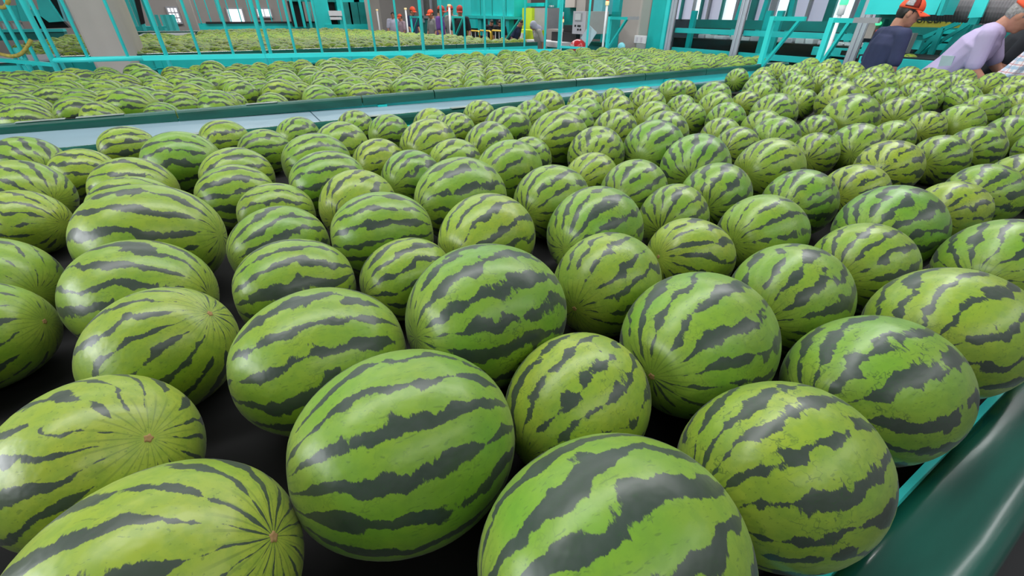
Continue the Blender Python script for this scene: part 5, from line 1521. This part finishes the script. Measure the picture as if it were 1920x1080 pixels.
g318 1.299 5.871 0.105 1.10 0.04 0 1
g319 3.566 3.896 0.1094 1.10 -1.19 0 1
g320 0.719 6.493 0.1002 1.10 -0.04 0 1
g321 -0.259 6.497 0.101 1.10 -0.25 0 1
g322 2.62 4.768 0.1046 1.10 0.22 0 1
g323 5.476 3.862 0.1012 1.10 -0.22 0 1
g324 3.915 4.077 0.1048 1.10 0.55 0 1
g325 3.564 4.359 0.1047 1.10 -0.09 0 1
g326 2.739 5.403 0.1016 1.10 -0.25 0 1
g327 4.505 4.779 0.1038 1.10 -0.78 0 1
g328 -0.451 5.63 0.1048 1.10 -0.08 0 1
g329 6.347 5.48 0.1081 1.10 0.15 0 1
g330 -0.96 4.355 0.1001 1.10 0.52 0 1
g331 3.949 5.842 0.1087 1.10 0.13 0 1
h0 4.956 1.966 0.1101 1.10 0.14 0 0
h1 5.003 1.024 0.112 1.10 -0.01 0 0
h2 4.187 2.538 0.1054 1.10 0.27 0 0
h3 5.102 2.649 0.105 1.10 0.12 0 0
h4 4.76 1.029 0.1035 1.10 0.16 0 0
h5 4.253 2.308 0.1071 1.10 0.4 0 0
h6 4.452 1.679 0.1032 1.10 0.21 0 0
h7 4.569 1.862 0.1061 1.10 0.4 0 0
h8 5.046 1.439 0.1041 1.10 0.41 0 0
h9 4.118 2.738 0.1027 1.10 0.4 0 0
h10 4.275 0.73 0.106 1.10 0.18 0 0
h11 4.31 2.074 0.1041 1.10 0.26 0 0
h12 4.446 0.875 0.1018 1.10 0.18 0 0
h13 5.283 2.325 0.105 1.10 0.3 0 0
h14 5.32 0.916 0.1103 1.10 0.09 0 0
h15 4.588 2.211 0.1033 1.10 0.03 0 0
h16 4.187 1.891 0.1081 1.10 0.27 0 0
h17 5.046 1.765 0.113 1.10 0.27 0 0
h18 5.108 0.815 0.1086 1.10 0.28 0 0
h19 5.337 2.751 0.104 1.10 0.33 0 0
h20 4.658 0.802 0.1028 1.10 0.28 0 0
h21 5.188 1.597 0.103 1.10 -0.23 0 0
h22 4.65 2.571 0.1003 1.10 0.22 0 0
h23 4.494 2.42 0.1065 1.10 0.18 0 0
h24 4.755 2.073 0.1096 1.10 0.31 0 0
h25 4.88 0.83 0.1045 1.10 0.26 0 0
h26 4.371 1.151 0.1054 1.10 0.6 0 0
h27 5.315 2.536 0.1083 1.10 0.14 0 0
h28 5.084 1.241 0.1006 1.10 0.17 0 0
h29 4.906 1.593 0.1015 1.10 -0.01 0 0
h30 4.487 0.665 0.1035 1.10 0.18 0 0
x0 -1.493 1.229 0.1149 1.10 0.1 0 0
x1 3.105 0.223 0.1104 1.10 -0.12 0 0
x2 -1.374 0.799 0.1255 1.10 0.43 0 0
x3 -1.104 2.613 0.1229 1.10 0.14 0 0
x4 -0.683 0.547 0.1192 1.10 0.18 0 0
x5 -2.006 0.834 0.1152 1.10 0.16 0 0
x6 -1.003 2.345 0.1199 1.10 0.34 0 0
x7 -0.714 0.168 0.1221 1.10 -0.02 0 0
x8 -1.871 1.96 0.1257 1.10 0 0 0
x9 -1.251 0.299 0.1097 1.10 0.41 0 0
x10 -1.815 1.292 0.1235 1.10 0.54 0 0
x11 -1.687 2.653 0.1252 1.10 0.13 0 0
x12 4.591 0.361 0.1236 1.10 0.18 0 0
x13 -1.406 1.511 0.1137 1.10 -0.1 0 0
x14 -1.673 0.755 0.1256 1.10 0.05 0 0
x15 3.778 0.317 0.126 1.10 -0.22 0 0
x16 -1.537 0.352 0.1091 1.10 -0.09 0 0
x17 -1.73 2.29 0.1208 1.10 0.11 0 0
x18 -1.055 1.765 0.1192 1.10 -0.02 0 0
x19 -1.321 2.055 0.1081 1.10 0.07 0 0
x20 -1.603 2.051 0.1183 1.10 0.04 0 0
x21 -0.833 1.088 0.1138 1.10 0.14 0 0
x22 2.24 0.148 0.1086 1.10 0.01 0 0
x23 -0.917 0.749 0.1114 1.10 0.15 0 0
x24 4.837 0.208 0.1097 1.10 -0.12 0 0
x25 2.5 0.151 0.111 1.10 0.02 0 0
x26 -1.171 1.173 0.1096 1.10 0.47 0 0
x27 5.298 0.652 0.1195 1.10 0.02 0 0
x28 -2.049 2.585 0.124 1.10 0.22 0 0
x29 4.083 0.239 0.1195 1.10 0.21 0 0
x30 -1.023 0.186 0.1115 1.10 0.05 0 0
x31 -1.896 0.185 0.1206 1.10 0.53 0 0
x32 -1.4 2.549 0.1183 1.10 -0.22 0 0
x33 4.812 0.549 0.1085 1.10 0.1 0 0
x34 5.203 0.303 0.1239 1.10 0.09 0 0
x35 2.775 0.234 0.1193 1.10 0.38 0 0
x36 -1.896 1.582 0.1196 1.10 0.09 0 0
x37 -1.453 1.775 0.1221 1.10 0.16 0 0
x38 -0.947 1.443 0.1198 1.10 0.09 0 0
x39 -1.841 0.458 0.1192 1.10 0.43 0 0
x40 -1.005 0.462 0.1276 1.10 -0.24 0 0
x41 -1.069 0.949 0.1089 1.10 0.37 0 0
x42 3.437 0.31 0.1121 1.10 0.21 0 0
x43 -2.015 2.208 0.1269 1.10 0.04 0 0
x44 -0.604 0.839 0.1127 1.10 -0.07 0 0
x45 4.364 0.217 0.1121 1.10 -0.16 0 0
x46 -0.984 2.061 0.1248 1.10 -0.12 0 0
x47 4.034 0.502 0.1187 1.10 -0.47 0 0
x48 -0.432 0.17 0.1238 1.10 -0.13 0 0
x49 -1.689 1.037 0.1249 1.10 -0.3 0 0
x50 -2.046 1.13 0.1241 1.10 0.12 0 0
x51 -1.279 2.299 0.112 1.10 -0.18 0 0
x52 -0.106 0.123 0.1085 1.10 0.52 0 0
x53 -1.285 0.541 0.1087 1.10 0.37 0 0"""
rows = []
for line in DATA.strip().split('\n'):
    q = line.split(); rows.append([q[0]]+[float(v) for v in q[1:7]]+[int(q[7])])
# tone (0 deep green .. 1 yellow green), band width, netting, label
NEAR = {
"n1": (.85,.36,.15, "long yellowish watermelon cut by the bottom left corner, stem scar on its right"),
"n2": (.9,.28,.1, "yellow-green watermelon with brown stem scar, cut by the lower left picture edge"),
"n3": (.30,.34,.25, "large bright green watermelon whole in the front row, left of bottom centre"),
"n4": (.38,.46,.2, "bright green watermelon with very wide dark bands at the bottom centre edge"),
"n5": (.62,.36,.8, "yellow-green watermelon with ragged bands, front row against the glossy near rail"),
"n6": (.30,.36,.9, "mid green watermelon with netted dark bands, second from bottom along the near rail"),
"n7": (.75,.30,.6, "small yellow-green thin-banded watermelon behind the wide-banded bottom centre one"),
"n8": (.35,.36,.5, "green watermelon with left stem scar, centre right behind two front-row melons"),
"n9": (.28,.40,.7, "wide dark-banded watermelon at the picture's centre"),
"n10": (.45,.36,.3, "green watermelon directly behind the large bright green one, left of centre"),
"n11": (.72,.28,.2, "watermelon showing a pale stem scar on its upper right, left foreground"),
"n12": (.6,.34,.3, "broad yellow-green watermelon at left, behind the one showing a pale stem scar"),
"n13": (.5,.36,.2, "even-striped green watermelon behind the left of centre foreground melon"),
"n14": (.6,.34,.3, "small blotchy watermelon just left behind the wide dark-banded centre melon"),
"n15": (.6,.32,.1, "very wide watermelon at left with long level dark stripes"),
"n16": (.4,.34,.2, "dull green watermelon tucked right of the very wide level-striped one"),
"n17": (.4,.34,.1, "green watermelon left of centre with level bands, behind the small blotchy one"),
"n18": (.75,.28,.2, "round yellow-green watermelon with slanting bands, just above picture centre"),
"n19": (.6,.26,.5, "watermelon with stripes fanning from its lower left end, right of picture centre"),
"n20": (.8,.28,.4, "yellowish watermelon with stripes fanning from its left end, right of centre"),
"n21": (.4,.38,.6, "bright green wide-banded watermelon, right of centre in the third row from the front"),
"n22": (.55,.34,.4, "watermelon with long slanting bands, behind and right of the bright wide-banded one"),
"n23": (.7,.30,.5, "large pale yellow-green watermelon at the right edge above the glossy rail"),
"n24": (.4,.38,.4, "large wide-banded watermelon cut by the right edge, middle height of the picture"),
"n25": (.12,.38,.7, "darkest green clouded watermelon, right part of the picture above middle height"),
"n26": (.45,.26,.4, "lime green watermelon with few thin bands, left of the darkest clouded one"),
"n27": (.5,.34,.3, "small round watermelon with even bands, behind the left-end fan-striped yellowish one"),
"n28": (.3,.38,.6, "wide dark-banded watermelon behind the lower-left fan-striped one"),
"n29": (.5,.32,.2, "even-striped watermelon behind the wide dark-banded one, right of centre"),
"n30": (.4,.34,.6, "wide mid green watermelon with broken bands, above the round yellow-green one"),
"n31": (.8,.22,.3, "pale yellow-green watermelon with few bands, left of the wide broken-banded one"),
"n32": (.6,.30,.2, "small watermelon with arched stripes, right behind the very wide level-striped one"),
"n33": (.55,.34,.1, "arched-striped watermelon in front of its twin, left half above the very wide one"),
"n34": (.65,.32,.1, "arched-striped watermelon mostly hidden behind its twin, left half of picture"),
"n35": (.7,.28,.1, "yellowish watermelon two behind the very wide level-striped one at left"),
"n36": (.65,.30,.1, "watermelon barely showing over the very wide level-striped one at left"),
"n37": (.2,.30,.2, "big dull grey-green watermelon beside the walkway rail, upper left"),
"n38": (.8,.24,.2, "yellow-green watermelon at the left edge beside the very wide level-striped one"),
"n39": (.6,.34,.2, "dark-topped watermelon at the left edge below the walkway"),
"n40": (.35,.40,.2, "dark brownish green watermelon at the left edge touching the walkway line"),
"n41": (.75,.28,.1, "yellowish watermelon right of the dark one in the upper left corner of near bed"),
"n42": (.75,.30,.2, "small yellowish watermelon against the far rail, left of the big dull one"),
"n43": (.6,.32,.2, "small watermelon against the far rail, right of the big dull one"),
"n44": (.4,.34,.2, "green watermelon one row before the far rail, above the arched-striped twins"),
"n45": (.35,.36,.3, "dark-striped watermelon against the far rail, above the left third line"),
"n46": (.35,.34,.2, "bright green watermelon behind another bright one, left of the upper centre"),
"n47": (.35,.34,.3, "bright green watermelon before another bright one, left of the upper centre"),
"n48": (.5,.32,.2, "watermelon behind the pair of bright green ones, one row before the far rail"),
"n49": (.5,.34,.6, "small dark-mottled watermelon against the far rail, right of the dark-striped one"),
"n50": (.5,.24,.1, "olive watermelon at the left edge, middle height of the picture"),
"n51": (.45,.22,.1, "shaded watermelon at the left edge with tan stem scar facing right"),
"n52": (.85,.26,.3, "small bright yellow-green watermelon right of the pair of bright green ones"),
"n53": (.3,.36,.3, "small green watermelon near the far rail, left of the upper middle"),
"n54": (.7,.32,.3, "yellowish many-striped watermelon in the upper middle of the near bed"),
"n55": (.7,.26,.2, "pale yellow small watermelon touching the far rail, upper middle"),
"n56": (.55,.36,.4, "dark-striped small watermelon one before the far rail, upper middle"),
"n57": (.55,.32,.3, "small watermelon with curved stripes, left of the pale broad one, upper middle"),
"n58": (.3,.38,.2, "dark green watermelon with two wide bands, left of the wide broken-banded one"),
"n59": (.45,.36,.3, "watermelon with one heavy lower band, upper middle of the near bed"),
"n60": (.6,.32,.2, "small yellowish watermelon against the far rail, just left of picture's upper centre"),
"n61": (.45,.36,.4, "watermelon with heavy top bands, second row before far rail, upper centre"),
"n62": (.55,.32,.3, "large round watermelon with long curving bands, upper centre"),
"n63": (.4,.24,.4, "pale broad watermelon with a single strong band, upper centre"),
"n64": (.45,.32,.7, "mottled watermelon peeping out behind the pale broad one"),
"n65": (.4,.34,.3, "mid green watermelon behind the large round curving-banded one"),
"n66": (.6,.34,.9, "heavily netted watermelon, right of the large round curving-banded one"),
"n67": (.8,.24,.3, "very small pale watermelon below the heavily netted one"),
"n68": (.4,.36,.3, "bright watermelon with three clean slanting bands, below the very small pale one"),
"n69": (.6,.32,.5, "speckled watermelon behind the heavily netted one"),
"n70": (.4,.34,.4, "green watermelon right of the speckled one, upper right of centre"),
"n71": (.2,.36,.5, "dark grey-green watermelon right of the heavily netted one"),
"n72": (.15,.40,.3, "dark green watermelon with narrow straight slanting bands, upper right of centre"),
"n73": (.3,.38,.6, "bright green blotch-banded watermelon below the straight-banded dark one"),
"n74": (.6,.24,.5, "watermelon with stripes fanning from a stem scar at lower left, upper right"),
"n75": (.3,.40,.9, "dark netted watermelon below the fan-striped one at upper right"),
"n76": (.6,.34,.5, "half hidden watermelon right behind the upper right fan-striped one"),
"n77": (.85,.32,.6, "yellow-green broad-banded watermelon right of the dark netted one"),
"n78": (.92,.32,.9, "yellow-patched netted watermelon in the upper right"),
"n79": (.4,.36,.3, "green watermelon with straight slanting bands behind the yellow-patched one"),
"n80": (.35,.38,.8, "blotchy watermelon behind the upper right fan-striped one"),
"n81": (.6,.32,.2, "small thin-striped watermelon behind the straight-banded dark one"),
"n82": (.5,.38,.4, "small wide-banded watermelon between thin-striped and fan-striped ones, upper right"),
"n83": (.55,.28,.3, "pale watermelon behind the blotchy one, upper right"),
"n84": (.4,.40,.2, "dark upright-banded watermelon right of the blotchy one, upper right"),
"n85": (.5,.32,.5, "plain-looking watermelon behind the right-hand yellow-patched one"),
"n86": (.75,.32,.5, "yellowish watermelon right of the plain-looking one, upper right"),
"n87": (.5,.34,.4, "long-banded watermelon right of the yellow-patched netted one"),
"n88": (.5,.38,.5, "dark-banded watermelon right of and behind the long-banded one"),
"n89": (.45,.22,.2, "smooth pale-striped watermelon behind the dark-banded one near the right edge"),
"n90": (.3,.36,.2, "wide-banded watermelon at the right edge beside the smooth pale-striped one"),
"n91": (.35,.36,1, "dark netted wide watermelon near the right edge, above the big cut-off one"),
"n92": (.85,.26,.7, "yellow-green watermelon with patchy bands, left of the dark netted wide one"),
"n93": (.55,.34,.4, "watermelon cut by the right edge, behind the dark netted wide one"),
"n94": (.3,.36,.4, "small watermelon at the right edge between two larger ones"),
"n95": (.55,.34,.3, "small watermelon at the right edge behind the wide-banded one"),
}
BED = {0: .90, 1: .84}
def basis(yaw_, pit, rl):
    Mx = Matrix.Rotation(yaw_, 3, 'Z') @ Matrix.Rotation(-pit, 3, 'Y') @ Matrix.Rotation(rl, 3, 'X')
    return Mx
def zrise(x): return max(0.0, min(.06, (x-3.5)*.036))
def place(me, x, y, r, asp, yaw_, pit, bed, seed, tone, bw, net, name='watermelon', zc=None):
    o = bpy.data.objects.new(name, me); COL.objects.link(o)
    Mx = basis(yaw_, pit, seed*6.28*7)
    h = math.sqrt((r*asp*math.sin(pit))**2 + (r*math.cos(pit))**2)
    z = BED[bed] + h if bed in BED else zc
    if bed == 0: z += zrise(x)
    o.matrix_world = Matrix.LocRotScale(Vector((x, y, z)), Mx.to_quaternion(), Vector((r*asp, r, r)))
    o.color = (seed, tone, bw, net)
    return o
def apparent(t):
    return t[3]/(Vector((t[1], t[2], BED[t[7]]+t[3]))-Vector((0, 0, CAMZ))).length
order = sorted([t for t in rows if t[0][0] != 'x'], key=apparent, reverse=True)
single = {t[0] for t in order[:298]} | {t[0] for t in rows if t[0] in NEAR}
ORD = ('', 'first', 'second', 'third', 'fourth', 'fifth', 'sixth', 'seventh', 'eighth', 'ninth', 'tenth', 'eleventh', 'twelfth', 'thirteenth', 'fourteenth', 'fifteenth',
       'sixteenth', 'seventeenth', 'eighteenth', 'nineteenth', 'twentieth', 'twenty-first', 'twenty-second', 'twenty-third', 'twenty-fourth', 'twenty-fifth', 'twenty-sixth',
       'twenty-seventh', 'twenty-eighth', 'twenty-ninth', 'thirtieth', 'thirty-first', 'thirty-second', 'thirty-third', 'thirty-fourth', 'thirty-fifth')
# rows of each bed counted between its rails, places in a row counted along the rail
rowpos = {}
for bedk, y0, dy in ((0, 2.86, .26), (1, 3.72, .24)):
    cells = {}
    for t in rows:
        if t[7] == bedk and t[0][0] != 'x':
            k = int((y0-t[2])/dy) if bedk == 0 else int((t[2]-y0)/dy)
            cells.setdefault(max(0, k), []).append(t)
    for k, l in cells.items():
        l.sort(key=lambda t: -t[1] if bedk == 0 else t[1])
        for i, t in enumerate(l): rowpos[t[0]] = (k+1, i+1)
POLES = {'n1': 1, 'n2': 1, 'n3': 1, 'n8': -1, 'n11': 1, 'n19': -1, 'n20': -1, 'n51': 1, 'n74': -1}
rest = []
nvis = 0
for t in rows:
    nm, x, y, r, asp, yw, pt, bedk = t
    rg = random.Random(nm)
    seed, tone, bw, net = rg.random(), rg.uniform(.25, .75), rg.uniform(.27, .40), rg.uniform(.1, .8)
    if bedk == 1: tone = min(1, tone+.02); bw += .02
    lab = None
    if nm in NEAR:
        tone, bw, net, lab = NEAR[nm]
    if nm not in single:
        rest.append((x, y, BED[bedk]+r+(zrise(x) if bedk == 0 else 0), r, asp, yw, seed, tone, bw)); continue
    big = apparent(t) > .05
    me = RIND[int(seed*1000) % 5] if big else (RIND[int(seed*1000) % 5] if apparent(t) > .035 else RINDLO[int(seed*1000) % 3])
    o = place(me, x, y, r, asp, yw, pt, bedk, seed, tone, bw, net)
    if lab is None:
        k, i = rowpos[nm]
        hue = 'yellowish green' if tone > .62 else ('dark green' if tone < .38 else 'mid green')
        if bedk == 0:
            lab = '%s striped watermelon, near bed, %s row from far rail, %s from right' % (hue, ORD[k], ORD[i])
        else:
            lab = '%s striped watermelon, middle bed, %s row behind front rail, %s from left' % (hue, ORD[k], ORD[i])
    tag(o, lab, 'watermelon', 'watermelons on the near bed' if bedk == 0 else 'watermelons on the middle bed')
    if nm in POLES:
        s = bpy.data.objects.new('stem_scar', SCAR); COL.objects.link(s); s.parent = o
        if POLES[nm] < 0: s.matrix_local = Matrix.Rotation(math.pi, 4, 'Z')
# scratch on the bottom centre melon
# held melon on the next conveyor
q = at(1697, 121, X=7.1)
o = place(RIND[2], q.x, q.y, .115, 1.05, R_(-120), .35, None, .37, .8, .22, .3, zc=q.z)
tag(o, 'lone yellowish watermelon on the next conveyor below the navy polo man\'s chin', 'watermelon')
s = bpy.data.objects.new('stem_scar', SCAR); COL.objects.link(s); s.parent = o
# all the remaining watermelons (back of the middle bed, whole far bed) as one mesh
rg = random.Random(8)
for j in range(46):
    for i in range(40):
        x = -3.0+i*.235+(j % 2)*.118+rg.uniform(-.04, .04); y = 9.42+j*.215+rg.uniform(-.035, .035)
        if x > 5.85-(y-10)*.2: continue
        if x < -.3 and y > 14.5 and (y > 16.5 or rg.random() < .6): continue
        a = (F.x*x+F.y*y)
        px = 960+FPX*((RT.x*x+RT.y*y)/max(.1, (F.x*x+F.y*y-.5*F.z*-1)))
        if px < -40: continue
        if rg.random() < .03: continue
        rest.append((x, y, .92+rg.uniform(-.01, .04), rg.uniform(.108, .13), 1.12, rg.gauss(0, .5), rg.random(), min(1, rg.uniform(.4, 1.0)), rg.uniform(.2, .34)))
def uvs(sg_, rn_): return [(-math.cos(math.pi*j/rn_), math.sin(math.pi*j/rn_)*math.cos(2*math.pi*k/sg_), math.sin(math.pi*j/rn_)*math.sin(2*math.pi*k/sg_)) for j in range(rn_+1) for k in range(sg_)]
UVS = {8: uvs(12, 8), 16: uvs(28, 16)}
vs, fs, at_r, at_g = [], [], [], []
for (x, y, z, r, asp, yw, seed, tone, bw) in rest:
    rn_ = 16 if y < 3 else 8; sg_ = 28 if y < 3 else 12; uv = UVS[rn_]
    base = len(vs); Mx = basis(yw, rg.uniform(-.1, .1), seed*44)
    for p in uv:
        v = Mx @ Vector((p[0]*r*asp, p[1]*r, p[2]*r)); vs.append((x+v.x, y+v.y, z+v.z))
        at_r.extend(p); at_g.extend((seed, tone, bw))
    for j in range(rn_):
        for k in range(sg_): fs.append((base+j*sg_+k, base+j*sg_+(k+1) % sg_, base+(j+1)*sg_+(k+1) % sg_, base+(j+1)*sg_+k))
me = bpy.data.meshes.new('watermelon_mass'); me.from_pydata(vs, [], fs); me.materials.append(M['melon_stuff'])
a1 = me.attributes.new('rind', 'FLOAT_VECTOR', 'POINT'); a1.data.foreach_set('vector', at_r)
a2 = me.attributes.new('grade', 'FLOAT_VECTOR', 'POINT'); a2.data.foreach_set('vector', at_g)
me.polygons.foreach_set('use_smooth', [True]*len(me.polygons)); me.update()
o = bpy.data.objects.new('watermelon_mass', me); COL.objects.link(o)
tag(o, 'mass of watermelons covering the far bed and the back of the middle bed', 'watermelon', kind='stuff')
